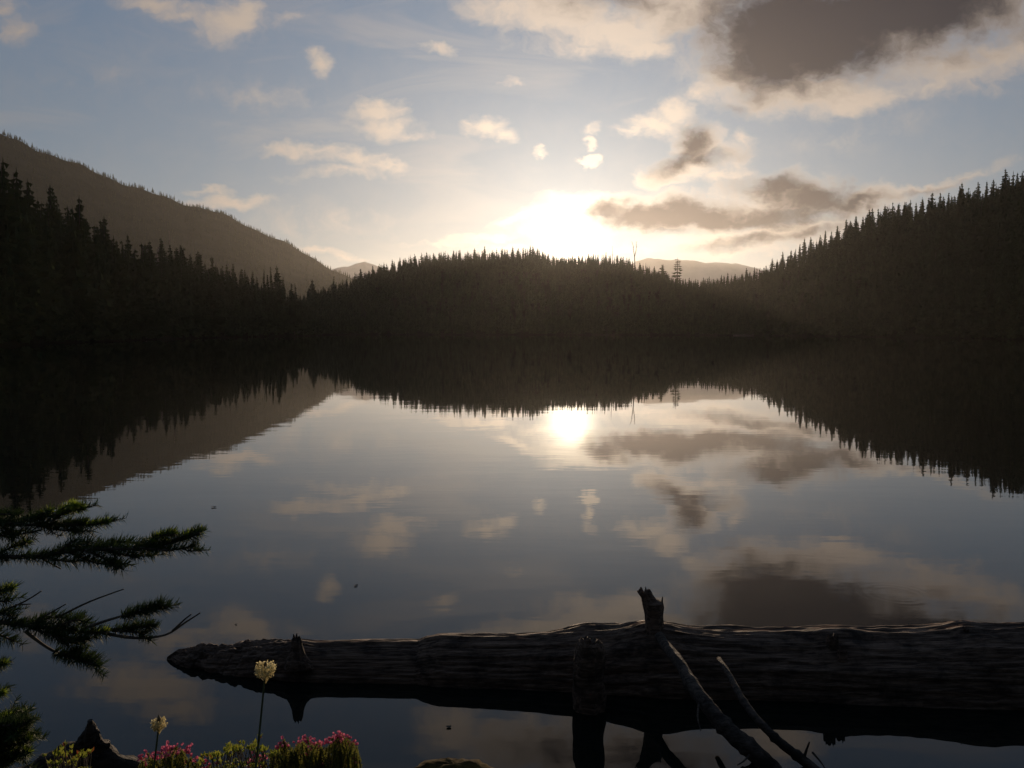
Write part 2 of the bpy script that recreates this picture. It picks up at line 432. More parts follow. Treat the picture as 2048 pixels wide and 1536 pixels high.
far_range('far_ridge', 'faint flat far ridge in the gap right of the central hill', [(1180, 560), (1290, 516), (1340, 518), (1400, 524), (1470, 527), (1520, 540), (1700, 590)], 5200, 500)

# ------------------------------------------------------------------ conifers
def conifer_arrays(seed, whorls=26, per=6, H=1.0, Rr=0.16, sprays=4, low=0.08, droop=0.25, gappy=0.1, shape=0.85, flat=False):
    """crown of a unit-high conifer: whorls of branches carrying sprays of leaf-sized faces"""
    rg = random.Random(seed); V_ = []; T_ = []
    def tri(a, b, c):
        k = len(V_); V_.extend((a, b, c)); T_.append((k, k + 1, k + 2))
    lean = (rg.uniform(-.012, .012), rg.uniform(-.012, .012))
    def ax(z): return Vector((lean[0] * z + 0.004 * math.sin(9 * z + seed), lean[1] * z, z))
    for i in range(whorls):
        t = (i + rg.uniform(-.3, .3)) / whorls
        t = min(max(t, 0), 0.985)
        z = low + (H - low) * t
        prof = (1 - t) ** shape * (0.65 + 0.35 * min(1, t * 6))
        bulk = rg.uniform(0.72, 1.12)
        n = per if t < 0.8 else max(3, per - 2)
        a0 = rg.uniform(0, 6.28)
        for j in range(n):
            if rg.random() < gappy: continue
            th = a0 + 6.283 * j / n + rg.uniform(-.35, .35)
            L = (Rr * prof * bulk + 0.010) * rg.uniform(0.6, 1.2)
            dv = Vector((math.cos(th), math.sin(th), 0)); sd = Vector((-dv.y, dv.x, 0))
            dr = droop * rg.uniform(.5, 1.4) * (1 - 0.7 * t)
            base = ax(z); mid = base + dv * L * .55 + Vector((0, 0, -dr * L * .55)); tip = base + dv * L + Vector((0, 0, -dr * L * (.6 if not flat else .2)))
            wd = L * (0.34 if sprays else 0.42)
            up = Vector((0, 0, 0.012 if not flat else .004))
            tri(base + sd * wd * .3, base - sd * wd * .3, tip); tri(base + up, mid - up * 2 - Vector((0, 0, L * .12)), tip)
            for s in range(sprays):
                q = (s + .6) / (sprays + .2)
                c = base.lerp(tip, q) if q > .5 else base.lerp(mid, q * 2)
                for sg in (-1, 1):
                    e = c + sd * sg * wd * (1.15 - q * .7) * rg.uniform(.7, 1.2) + dv * L * .22 + Vector((0, 0, -rg.uniform(.02, .32) * wd * (2 if not flat else .6)))
                    tri(c - dv * L * .10, c + dv * L * .10, e)
            if sprays and not flat:   # hanging fringe
                for s in range(2):
                    c = base.lerp(tip, rg.uniform(.35, .9)); tri(c - dv * L * .14, c + dv * L * .14, c + dv * L * .05 + Vector((0, 0, -L * rg.uniform(.18, .4))))
    # leader
    tp = ax(H); b = ax(H * .94)
    for k in range(3):
        th = k * 2.1; o = Vector((math.cos(th), math.sin(th), 0)) * .006; o2 = Vector((math.cos(th + 2.1), math.sin(th + 2.1), 0)) * .006
        tri(b + o, b + o2, tp + Vector((0, 0, .01)))
    # dense dark inner growth
    if not flat:
        m = 9 if sprays else 5
        for k in range(m):
            z0 = low + (H - low) * k / m * .9; z1 = z0 + (H - low) / m * 1.35
            r = Rr * .42 * (1 - k / m) ** shape + .004
            for q in range(4):
                th = q * 1.5708 + k * .6; th2 = th + 1.5708
                tri(ax(z0) + Vector((math.cos(th) * r, math.sin(th) * r, 0)), ax(z0) + Vector((math.cos(th2) * r, math.sin(th2) * r, 0)), ax(z1))
    return np.array([tuple(v) for v in V_], np.float32), np.array(T_, np.int32)
def trunk_mesh(name, seed, top=.97, r=.014):
    rg = random.Random(seed); mb = MB()
    pts = [(0, 0, -0.06)] + [(0.004 * math.sin(9 * z + seed), 0, z) for z in (0.05, .2, .4, .6, .8, top)]
    mb.tube(pts, [r * 1.4, r, r * .85, r * .65, r * .45, r * .28, r * .08], 7)
    me = bpy.data.meshes.new(name); me.from_pydata(mb.v, [], mb.f); me.materials.append(M_trunk)
    return me
VAR = []
specs = [dict(Rr=.17, shape=.85), dict(Rr=.14, shape=.75, whorls=30), dict(Rr=.20, shape=.95), dict(Rr=.12, shape=.65, gappy=.22, whorls=28),
         dict(Rr=.16, shape=.7, gappy=.16, droop=.4), dict(Rr=.19, shape=.8, per=5, whorls=24, gappy=.2), dict(Rr=.105, shape=.8, whorls=30), dict(Rr=.22, shape=1.1, per=7)]
for i, sp_ in enumerate(specs):
    v, t = conifer_arrays(100 + i, **sp_)
    VAR.append((np_mesh('crown', v, t, M_crown), trunk_mesh('trunk', 100 + i)))
ORD = ['first', 'second', 'third', 'fourth', 'fifth', 'sixth', 'seventh', 'eighth', 'ninth', 'tenth', 'eleventh', 'twelfth', 'thirteenth', 'fourteenth', 'fifteenth', 'sixteenth', 'seventeenth']
BINS_L = [(-99, 60, 'at the left edge of the left shore'), (60, 150, 'around the broad full crowned conifer'), (150, 240, 'around the lone pointed spire'), (240, 330, 'around the crooked dead snag'), (330, 420, 'right of the bare spike snag'), (420, 520, 'half way along the left shore'), (520, 612, 'ending the left shore stand')]
BINS_M = [(600, 700, 'at the left foot of the central hill'), (700, 800, 'on the left shoulder of the central hill'), (800, 900, 'right of that shoulder on the central hill'), (900, 1000, 'mid way to the sun on the central hill'), (1000, 1090, 'just left of the sun'), (1090, 1200, 'right beneath the sun'), (1200, 1264, 'just left of the forked snag'), (1264, 1370, 'just right of the forked snag')]
BINS_R = [(1370, 1450, 'in the low saddle between the hills'), (1450, 1545, 'at the foot of the right hillside'), (1545, 1640, 'where the right hillside steepens'), (1640, 1740, 'midway up the right hillside skyline'), (1740, 1850, 'on the upper right hillside skyline'), (1850, 1950, 'below the last clump at the right'), (1950, 2100, 'nearest the right edge of the picture')]
def row_labels(rows, bins, named):
    out = {}
    for a, b, txt in bins:
        for k, q in enumerate(sorted(t[0] for t in rows if a <= t[0] < b)):
            out[q] = named.get(q) or ORD[k] + ' treetop from left in the row ' + txt
    return out
def bin_text(col, bins): return next((t for a, b, t in bins if a <= col < b), bins[-1][2])
trees = []      # (x, y) already taken
def put_tree(x, y, h, wide, var, label, group, z=None, name='conifer_tree', rng=random):
    z = float(ground_z(np.array(x), np.array(y))) if z is None else z
    r = empty(name, (x, y, z)); r.rotation_euler = (rng.gauss(0, .022), rng.gauss(0, .022), rng.uniform(0, 6.28)); r.scale = (h * wide, h * wide, h)
    tag(r, label, 'tree', group)
    cm, tm = VAR[var]
    for nm, me in (('trunk', tm), ('crown', cm)):
        o = bpy.data.objects.new(nm, me); C.objects.link(o); o.parent = r
    trees.append((x, y))
    return r
rt = random.Random(5)
G_left, G_mid, G_right = 'conifers on the left shore', 'conifers on the central hill', 'conifers on the right hillside'
# skyline trees, tip by tip: (x of tip, y of tip, wide, variant or None)
sky_left = [(4, 392, 1.1), (25, 371, 1.0), (46, 385, 1.15), (74, 401, .95), (84, 410, .8), (60, 420, 1.0), (118, 413, 1.0), (137, 411, 1.3), (153, 425, 1.0), (165, 438, .8), (100, 440, 1.0), (208, 436, .9), (195, 468, 1.0), (222, 470, 1.0), (180, 470, 1.1),
 (236, 480, 1.1), (250, 498, 1.1), (271, 505, .8), (297, 480, 1.3), (287, 487, 1.2), (318, 510, .9), (352, 494, 1.1), (364, 494, 1.0), (340, 505, 1.0), (380, 520, .9), (396, 505, 1.3), (412, 525, .9), (427, 511, 1.1), (444, 535, .7), (452, 526, .7),
 (468, 526, .9), (478, 536, .9), (487, 538, .9), (503, 542, .8), (515, 552, .8), (526, 536, .6), (535, 548, .8), (544, 531, .7), (556, 529, 1.0), (567, 552, .8), (580, 565, .9), (591, 571, .9), (600, 590, .9)]
lab_left = {
 25: 'tallest thin spired conifer near the left edge of the picture', 46: 'blunt topped conifer just right of the tallest left edge spire',
 137: 'broad full crowned conifer left of the lone pointed spire on the left shore', 208: 'lone sharply pointed conifer standing clear of the left shore stand',
 297: 'broad conifer beside the crooked dead snag on the left shore', 396: 'broad pyramid shaped conifer right of the bare spike snag on the left shore',
 556: 'tiered conifer near the right end of the left shore stand', 427: 'even sided conifer between the broad pyramid and the thin pair on the left shore',
 4: 'conifer cut by the left edge of the picture', 74: 'slim conifer half way between the left edge and the broad full crowned one',
 118: 'conifer touching the left side of the broad full crowned one', 468: 'slim conifer just right of the thin pair on the left shore'}
LL = row_labels(sky_left, BINS_L, lab_left)
for px, py, wd in sky_left:
    Y = float(N_crest(px)) * rt.uniform(.94, 1.0); u, v = UV(px, py); x = u * Y; tipz = CAM_H + v * Y
    gz = float(ground_z(np.array(x), np.array(Y))); h = max(tipz - gz, 10.0)
    put_tree(x, Y, h, wd * rt.uniform(1.1, 1.25) * (26 / h if h > 26 else 1), rt.choice([0, 1, 2, 4, 5, 7] if wd > .85 else [3, 1, 6]), LL[px], G_left, rng=rt)
sky_mid = [(615, 575, .9), (626, 557, 1.1), (647, 572, .8), (636, 590, .9), (667, 552, .8), (657, 585, .9), (680, 578, .8), (693, 554, .7), (702, 560, .9), (709, 543, .7), (721, 537, 1.2), (735, 545, .8), (747, 531, 1.0), (757, 527, 1.1), (767, 524, .9), (785, 518, .9), (799, 514, .7), (810, 515, .9), (829, 507, 1.0), (844, 505, 1.1), (854, 503, .8), (868, 505, 1.0), (883, 503, .8), (890, 502, 1.0), (908, 500, .9), (918, 499, .8), (932, 507, .8), (949, 496, 1.1), (958, 503, .7), (969, 491, .8), (985, 500, 1.2), (998, 504, .7),
 (1010, 497, .8), (1024, 492, 1.1), (1036, 495, .8), (1046, 499, .8), (1060, 490, .9), (1066, 491, 1.0), (1075, 495, .8), (1085, 502, .7), (1096, 507, .8), (1108, 510, .7), (1122, 512, .7), (1137, 513, .7), (1150, 511, .7), (1163, 512, .7), (1176, 510, .8), (1187, 509, .7), (1196, 507, .7), (1212, 503, .7), (1220, 510, .7), (1234, 510, .8), (1246, 512, .9), (1258, 514, .6), (1266, 522, .8), (1280, 524, .9), (1295, 533, .8), (1310, 531, .7), (1318, 538, 1.0), (1335, 548, .9)]
lab_mid = {626: 'pointed conifer standing taller at the far left foot of the central hill', 667: 'narrow conifer second to stand clear at the left foot of the central hill',
 969: 'slender spire above the flat stretch of the central hill crest', 1066: 'highest conifer of the central hill just left of the sun',
 1212: 'small conifer on the crest just left of the thin bare pole'}
LM = row_labels(sky_mid, BINS_M, lab_mid)
for px, py, wd in sky_mid:
    Y = float(M_crest(px)) * rt.uniform(.97, 1.01); u, v = UV(px, py); x = u * Y; tipz = CAM_H + v * Y
    gz = float(ground_z(np.array(x), np.array(Y))); h = max(tipz - gz, 9.0)
    put_tree(x, Y, h, wd * rt.uniform(1.1, 1.7), rt.choice([0, 5, 2, 4, 5] if wd > .85 else [3, 1, 4, 0]), LM[px], G_mid, rng=rt)
sky_right = [(1378, 554, .8), (1387, 560, .9), (1395, 558, .8), (1406, 554, .8), (1417, 560, .9), (1428, 557, .8), (1436, 556, .8), (1444, 549, .8), (1454, 545, .8), (1463, 555, .9), (1471, 547, 1.0), (1484, 548, .8), (1494, 535, 1.1), (1508, 533, .9), (1520, 535, .9), (1532, 530, .9), (1544, 516, 1.1), (1556, 518, .9), (1568, 502, 1.1), (1581, 500, 1.1), (1590, 503, .8), (1599, 487, .8), (1610, 475, .8), (1622, 473, .9), (1639, 469, .9), (1650, 460, .8), (1662, 462, .9), (1676, 450, 1.0), (1693, 438, .9), (1703, 440, .9), (1713, 431, 1.0), (1725, 432, .9), (1736, 424, .8), (1747, 415, .9), (1760, 416, .9), (1771, 411, .9), (1784, 404, .9), (1797, 407, .9), (1810, 403, .8), (1823, 398, .8), (1834, 404, .9), (1846, 400, .8), (1858, 394, .8), (1870, 402, .8), (1883, 384, .9), (1900, 384, .8), (1911, 390, .9), (1920, 370, .8), (1935, 375, .9), (1947, 382, .8), (1958, 363, .8), (1974, 361, .8), (1985, 357, .7), (1997, 372, .9), (2008, 366, .8), (2018, 350, .8), (2036, 344, .8), (2047, 352, .9), (2060, 345, .8)]
lab_right = {2036: 'tallest conifer near the right edge of the picture', 2018: 'conifer just left of the tallest one near the right edge',
 1958: 'tall narrow conifer starting the last high clump before the right edge', 1454: 'narrow conifer poking up at the low saddle between the two hills',
 1568: 'first full conifer of the step up where the right hillside steepens', 1494: 'rounded conifer at the bottom of the right hillside near the saddle', 2060: None}
LR = row_labels(sky_right, BINS_R, lab_right)
for px, py, wd in sky_right:
    Y = float(M_crest(px)) * rt.uniform(.97, 1.01); u, v = UV(px, py); x = u * Y; tipz = CAM_H + v * Y
    gz = float(ground_z(np.array(x), np.array(Y))); h = max(tipz - gz, 9.5)
    put_tree(x, Y, h, wd * rt.uniform(1.1, 1.5), rt.choice([0, 5, 4, 5, 2] if wd > .85 else [3, 1, 4, 6]), LR[px], G_right, rng=rt)
# the nearest trees on the slopes, one by one
def fill(n, c0, c1, shore, crest, tree, label, group, near=.05, far=.95):
    k = 0; tries = 0
    while k < n and tries < 6000:
        tries += 1
        col = rt.uniform(c0, c1); t = rt.uniform(near, far); Y = float(shore(col) + (crest(col) - shore(col)) * t)
        x = (col - 1024) / (F * CP) * Y
        if any((x - a) ** 2 + (Y - b) ** 2 < 27 for a, b in trees[-260:]): continue
        z = float(ground_z(np.array(x), np.array(Y)))
        if z < .3: continue
        put_tree(x, Y, float(tree(col)) * rt.uniform(.75, 1.0), rt.uniform(1.0, 1.35), rt.randrange(8), ('conifer near the water under the row ' if t < .35 else 'conifer on the shaded slope under the row ') + bin_text(col, BINS_L if group == G_left else BINS_R), group, rng=rt); k += 1
fill(78, -10, 600, N_shore, N_crest, N_tree, 'dark conifer on the shaded left slope below the treetops', G_left, .03, .8)
fill(58, 1650, 2060, M_shore, M_crest, M_tree, 'dark conifer on the shaded right slope below its skyline', G_right, .03, .6)

# ---- trees with a shape of their own
def branchy(name, label, px, py, Y, h, parts_fn, mat=None, cat='dead tree', group=None):
    u, v = UV(px, py); Y = Y * FS; x = u * Y; z = CAM_H + v * Y - h * FS
    r = empty(name, (x, Y, z)); r.scale = (FS, FS, FS); tag(r, label, cat, group); parts_fn(r, h); return r
def snag_fork(r, h):
    a = MB(); a.tube([(0, 0, -2), (0, 0, h * .35), (-.2, 0, h * .5)], [.42, .32, .28], 8); a.build('trunk', M_dead, r)
    rg = random.Random(3)
    for pts in ([(-.2, 0, h * .48), (-.75, .1, h * .68), (-1.1, 0, h * .84), (-2.2, 0, h)], [(-.2, 0, h * .48), (.7, 0, h * .68), (.95, .1, h * .86), (.75, 0, h)]):
        b = MB(); b.tube(pts, [.26, .20, .15, .05], 6)
        for k in range(6):
            i = rg.randrange(1, 3); q = Vector(pts[i]).lerp(Vector(pts[i + 1]), rg.random()); s = rg.choice((-1, 1))
            b.tube([q, q + Vector((s * rg.uniform(.4, 1.0), rg.uniform(-.5, .5), rg.uniform(.1, .7)))], [.07, .03], 5)
        b.build('limb', M_dead, r)
branchy('dead_tree', 'tall forked bare snag on the central hill crest right of the sun', 1270, 482, 520, 20, snag_fork)
def pole(r, h):
    a = MB(); a.tube([(0, 0, -2), (0.1, 0, h * .5), (0, 0, h)], [.25, .17, .05], 7); a.build('trunk', M_dead, r)
    b = MB(); rg = random.Random(8)
    for k in range(9):
        z = h * rg.uniform(.45, .9); th = rg.uniform(0, 6.28); L = rg.uniform(.4, .9)
        b.tube([(0.05, 0, z), (math.cos(th) * L, math.sin(th) * L, z - .1)], [.06, .03], 4)
    b.build('branches', M_dead, r)
branchy('dead_tree', 'thin bare pole of a dead tree on the crest left of the forked snag', 1225, 492, 525, 16, pole)
branchy('dead_tree', 'bare upright spike snag rising from the left shore treetops', 338, 461, 205, 18, pole)
def crook(r, h):
    a = MB(); a.tube([(0, 0, -2), (0, 0, h * .6), (-.3, 0, h * .8), (.2, 0, h * .93), (1.6, 0, h)], [.25, .18, .15, .12, .05], 7); a.build('trunk', M_dead, r)
    b = MB()
    b.tube([(-.2, 0, h * .84), (.6, 0, h * .85)], [.08, .03], 5); b.tube([(.5, 0, h * .95), (.7, 0, h * .90)], [.06, .03], 5); b.tube([(.1, 0, h * .9), (-.5, 0, h * .93)], [.06, .03], 5)
    b.build('branches', M_dead, r)
branchy('dead_tree', 'crooked dead snag bending right above the left shore', 316, 486, 200, 15, crook)
def flat_tree(r, h):
    a = MB(); a.tube([(0, 0, -2), (0, 0, h * .5), (.1, 0, h)], [.36, .24, .06], 8); a.build('trunk', M_trunk, r)
    v, t = conifer_arrays(77, whorls=13, per=6, Rr=.27, sprays=6, low=.12, droop=.30, gappy=.30, shape=.34, flat=True)
    o = bpy.data.objects.new('crown', np_mesh('crown', v * np.array([h, h, h]), t, M_crown)); C.objects.link(o); o.parent = r
branchy('conifer_tree', 'open conifer with flat separate tiers right of the forked snag', 1355, 515, 475, 15, flat_tree, cat='tree', group=G_mid)
def bent_tree(r, h):
    a = MB(); a.tube([(0, 0, -2), (0, 0, h * .5), (.5, 0, h)], [.36, .24, .06], 8); a.build('trunk', M_trunk, r)
    v, t = conifer_arrays(78, whorls=12, per=6, Rr=.36, sprays=5, low=.2, droop=.3, gappy=.1, shape=.6)
    o = bpy.data.objects.new('crown', np_mesh('crown', v * np.array([h, h, h]), t, M_crown)); C.objects.link(o); o.parent = r
branchy('conifer_tree', 'wide umbrella topped conifer between the forked snag and the tiered conifer', 1325, 528, 490, 12.5, bent_tree, cat='tree', group=G_mid)

# ---- the rest of the wood as one mass
def scatter(name, pts, lows, mat, seed, label):
    """pts: (x, y, z, height, wide); one mesh of many small trees"""
    rg = np.random.default_rng(seed); pts = np.asarray(pts); AV = []; AT = []; off = 0
    kind = rg.integers(0, len(lows), len(pts)); rot = rg.uniform(0, 6.283, len(pts))
    for k, (lv, lt) in enumerate(lows):
        s = pts[kind == k]; th = rot[kind == k]
        c, sn = np.cos(th)[:, None], np.sin(th)[:, None]
        X = (lv[None, :, 0] * c - lv[None, :, 1] * sn) * (s[:, 3] * s[:, 4])[:, None] + s[:, 0:1]
        Y = (lv[None, :, 0] * sn + lv[None, :, 1] * c) * (s[:, 3] * s[:, 4])[:, None] + s[:, 1:2]
        Z = lv[None, :, 2] * s[:, 3:4] + s[:, 2:3]
        v = np.stack([X, Y, Z], -1).reshape(-1, 3)
        t = (lt[None] + (np.arange(len(s)) * len(lv))[:, None, None]).reshape(-1, 3) + off
        AV.append(v); AT.append(t); off += len(v)
    o = bpy.data.objects.new(name, np_mesh(name, np.concatenate(AV), np.concatenate(AT), mat)); C.objects.link(o)
    tag(o, label, kind='stuff')
    return o
low_near = [conifer_arrays(300 + i, whorls=12, per=4, sprays=1, Rr=r_, shape=s_, gappy=.1, low=.05) for i, (r_, s_) in enumerate([(.17, .85), (.20, .9), (.14, .75), (.18, .7)])]
low_far = [conifer_arrays(320 + i, whorls=5, per=3, sprays=0, Rr=r_, shape=.8, gappy=0, low=.05) for i, r_ in enumerate([.17, .20, .14])]
rg = np.random.default_rng(11)
def band(n, c0, c1, shore, crest, tree, a, b, hmin=.65, hmax=.98):
    col = rg.uniform(c0, c1, n); t = rg.uniform(a, b, n)
    Y = shore(col) + (crest(col) - shore(col)) * t; X = (col - 1024) / (F * CP) * Y
    Z = ground_z(X, Y); H = tree(col) * rg.uniform(hmin, hmax, n)
    k = Z > .12
    return np.stack([X, Y, Z, H, rg.uniform(1.0, 1.35, n)], -1)[k]
pts = np.concatenate([
    band(1500, -700, 640, N_shore, N_crest, N_tree, .0, .93, .5, .78),
    band(320, -700, 600, N_shore, N_crest, N_tree, .90, 1.25, .4, .68),
    band(2600, 560, 1500, M_shore, M_crest, M_tree, .0, 1.0, .55, .9),
    band(900, 600, 1500, M_shore, M_crest, M_tree, .93, 1.15, .4, .72),
    band(2200, 1450, 2800, M_shore, M_crest, M_tree, .0, .95, .5, .8),
    band(2600, -350, 2400, lambda c: np.minimum(np.where(c < 640, N_shore(c), 9e9), M_shore(c)), lambda c: np.minimum(np.where(c < 640, N_shore(c), 9e9), M_shore(c)) + 16, M_tree, .0, 1.0, .35, .7),
    band(600, 1450, 2800, M_shore, M_crest, M_tree, .93, 1.2, .45, .72)])
scatter('forest', pts, low_near, M_crown, 1, 'dense dark conifer wood covering the hills round the lake')
n = 9000
col = np.concatenate([rg.uniform(-500, 760, 1500), rg.uniform(-500, 760, n - 1500)])
t = np.concatenate([rg.uniform(.975, 1.01, 1500), rg.uniform(.40, .975, n - 1500) ** .7])
Y = F_crest(col) * t; X = (col - 1024) / (F * CP) * Y; Z = far_z(X, Y)
H = np.where(rg.random(n) < .08, rg.uniform(10, 13, n), rg.uniform(5, 9.5, n))
scatter('distant_forest', np.stack([X, Y, Z - .5, H, rg.uniform(1.2, 2.0, n)], -1), low_far, M_crown, 2, 'small hazy treetops covering the mountainside behind the left shore')

# ------------------------------------------------------------------ fallen log in the water
def wood_material(name, dark, light, grain=1.0):
    m, t, b = new_mat(name)
    tc = t.node('ShaderNodeTexCoord')
    v = t.vm('MULTIPLY', tc.outputs['Object'], (0.06 * grain, 1.0, 1.0))
    _, wc = t.noise(t.vm('MULTIPLY', tc.outputs['Object'], (.5, 1, 1)), 2.5, 3)
    v = t.vm('ADD', v, t.vm('SCALE', wc, scale=0.03))
    f, _ = t.noise(v, 55, 8, 0.7)
    f2, _ = t.noise(tc.outputs['Object'], 6, 6, 0.65)
    c = t.mix(t.mr(f, 0.35, 0.68), (*dark, 1), (*light, 1))
    c = t.mix(t.mr(f2, 0.45, 0.7), c, (dark[0] * .6, dark[1] * .6, dark[2] * .6, 1))
    t.put(b.inputs['Base Color'], c)
    t.put(b.inputs['Roughness'], t.mr(f, .3, .7, .85, .6)); b.inputs['Specular IOR Level'].default_value = .25
    f3, _ = t.noise(v, 150, 4, 0.7)
    bn = t.node('ShaderNodeBump'); t.put(bn.inputs['Height'], t.m('ADD', f, t.m('MULTIPLY', f3, 0.35))); bn.inputs['Strength'].default_value = 1.0; bn.inputs['Distance'].default_value = 0.026
    t.put(b.inputs['Normal'], bn.outputs[0])
    return m
M_log = wood_material('wet_log_wood', (0.045, 0.025, 0.017), (0.25, 0.155, 0.108))
M_drift = wood_material('dark_wet_root_wood', (0.018, 0.012, 0.009), (0.07, 0.048, 0.036))
M_branch = wood_material('grey_branch_wood', (0.03, 0.022, 0.018), (0.12, 0.09, 0.075), 4.0)

LOG = [(335, 4.78, .012, .015), (352, 4.78, .05, .05), (372, 4.76, .068, .09), (395, 4.75, .085, .12), (430, 4.73, .09, .15), (470, 4.70, .115, .165), (520, 4.68, .145, .18), (600, 4.64, .155, .20), (700, 4.64, .160, .21),
       (835, 4.63, .165, .22), (850, 4.63, .185, .23), (880, 4.62, .205, .235), (1000, 4.60, .205, .24), (1100, 4.58, .215, .25), (1200, 4.56, .24, .27), (1290, 4.54, .285, .29), (1330, 4.53, .290, .295), (1420, 4.52, .270, .29), (1600, 4.50, .275, .30), (1800, 4.47, .295, .33), (2048, 4.44, .325, .36), (2300, 4.41, .35, .38), (2600, 4.38, .37, .40), (3000, 4.30, .38, .42)]
lpx = [a[0] for a in LOG]
def log_at(px):
    d = np.interp(px, lpx, [a[1] for a in LOG]); tz = np.interp(px, lpx, [a[2] for a in LOG]); r = np.interp(px, lpx, [a[3] for a in LOG])
    # world x of that column at the log's top
    dep = d * CP + (CAM_H - tz) * SP
    return (px - 1024) / F * dep, d, tz, r
lg = MB(); cols = np.concatenate([np.linspace(335, 600, 200), np.linspace(601.5, 900, 120), np.linspace(903, 2100, 420), np.linspace(2110, 3000, 90)]); NA = 220
vs = []
for i, pxx in enumerate(cols):
    x, d, tz, r = log_at(pxx)
    cz = tz - r
    jag = 0
    for j in range(NA):
        th = 2 * math.pi * j / NA
        ca, sa = math.cos(th), math.sin(th)
        twist = th + x * 0.06
        g = mnoise.fractal(Vector((x * 0.55, math.cos(twist) * 3.2, math.sin(twist) * 3.2)), .9, 2.1, 5)
        g2 = mnoise.noise(Vector((x * 1.3, math.cos(twist) * 11, math.sin(twist) * 11)))
        g3 = mnoise.ridged_multi_fractal(Vector((x * .8 + 7, math.cos(twist) * 6, math.sin(twist) * 6)), .9, 2.0, 4, 1.0, 2.0)
        g4 = mnoise.noise(Vector((x * 9, math.cos(twist) * 4, math.sin(twist) * 4)))
        k = 1.0 if pxx > 600 else 1.0 + (600 - pxx) / 265 * 2.6
        g5 = mnoise.noise(Vector((x * 1.1 + 3 + .5 * g, math.cos(twist) * 17, math.sin(twist) * 17)))
        crack = -.11 * max(0, g5 - .18) + .02 * g5
        if pxx < 620:
            e = (620 - pxx) / 285
            crack += e * (.20 * mnoise.noise(Vector((x * 16, ca * 2.2, sa * 2.2))) + .10 * mnoise.noise(Vector((x * 40, ca * 6, sa * 6)))) - e * .10 * (1 if math.sin(x * 31 + 3 * ca) > .3 else 0)
        crack += .012 * mnoise.noise(Vector((x * 14, ca * 20, sa * 20)))
        rr = r * (1 + .040 * g * k + .030 * g2 - .045 * (g3 - 1) + crack + .016 * g4 * k * k)
        # swellings where limbs leave the trunk
        for (kp, kt, ka, ks) in ((1305, 1.57, .10, .16), (593, 1.3, .14, .10), (1178, 2.3, .20, .20), (1670, 1.4, .10, .14), (1930, 1.6, .07, .10), (1465, 2.6, .08, .1), (820, 4.0, .05, .3)):
            kx = log_at(kp)[0]
            q = ((x - kx) / ks) ** 2 + ((math.atan2(math.sin(th - kt), math.cos(th - kt))) / .55) ** 2
            if q < 6: rr += r * ka * math.exp(-q)
        vs.append((x, d - ca * 0 + (-math.cos(th)) * rr * 1.0, cz + sa * rr))
fs = []
for i in range(len(cols) - 1):
    for j in range(NA):
        fs.append((i * NA + j, i * NA + (j + 1) % NA, (i + 1) * NA + (j + 1) % NA, (i + 1) * NA + j))
fs.append(tuple(range(NA))[::-1]); fs.append(tuple((len(cols) - 1) * NA + j for j in range(NA)))
lg.add(vs, fs)
logo = empty('fallen_log', (0.6, 4.5, 0))
tag(logo, 'long weathered fallen log lying half sunk across the water in the foreground', 'log')
lo = lg.build('trunk', M_log, logo, True); lo.location = (-.6, -4.5, 0)
def stub(px, py_top, d, zb, wpx, spikes, lean=(0, 0), seed=0, depth=None):
    """broken branch stub: a short tapering column ending in splinters; spikes: (offset px, height offset m, thickness)"""
    rg_ = random.Random(seed); mb = MB()
    top = P(px, py_top, d); wr = wpx / F * d / 2; n = 22; rows = 15
    dz_ = top.z - zb; vs = []
    for i in range(rows):
        t = i / (rows - 1)
        cxp = top.x - lean[0] * (1 - t); cyp = d - lean[1] * (1 - t); zz = zb + dz_ * t
        rr0 = wr * (1.0 + .75 * (1 - t) ** 5) * (1 - .12 * t)
        for j in range(n):
            th = 2 * math.pi * j / n
            q = mnoise.noise(Vector((math.cos(th) * 2.5, math.sin(th) * 2.5 + seed, zz * 3)))
            q2 = mnoise.noise(Vector((math.cos(th) * 7, math.sin(th) * 7 + seed, zz * 9)))
            rr = rr0 * (1 + .38 * q + .16 * q2)
            zt = zz
            if i >= rows - 4:
                f = (i - (rows - 5)) / 4
                ox = math.cos(th)
                e = 0
                for (so, sh) in spikes:
                    e = max(e, sh * max(0, 1 - abs(ox - so) / .55))
                zt = zz + f * (e - .03 + rg_.uniform(-.012, .012)) * 1.0
            vs.append((cxp + math.cos(th) * rr, cyp + math.sin(th) * rr, zt))
    fs = [(i * n + j, i * n + (j + 1) % n, (i + 1) * n + (j + 1) % n, (i + 1) * n + j) for i in range(rows - 1) for j in range(n)]
    k = len(vs); zc = sum(v[2] for v in vs[-n:]) / n - .04
    vs.append((top.x, d, zc)); fs += [(k - n + j, k - n + (j + 1) % n, k) for j in range(n)]
    mb.add(vs, fs)
    o = mb.build('branch_stub', M_log, logo, False); o.location = (-.6, -4.5, 0)
    return o
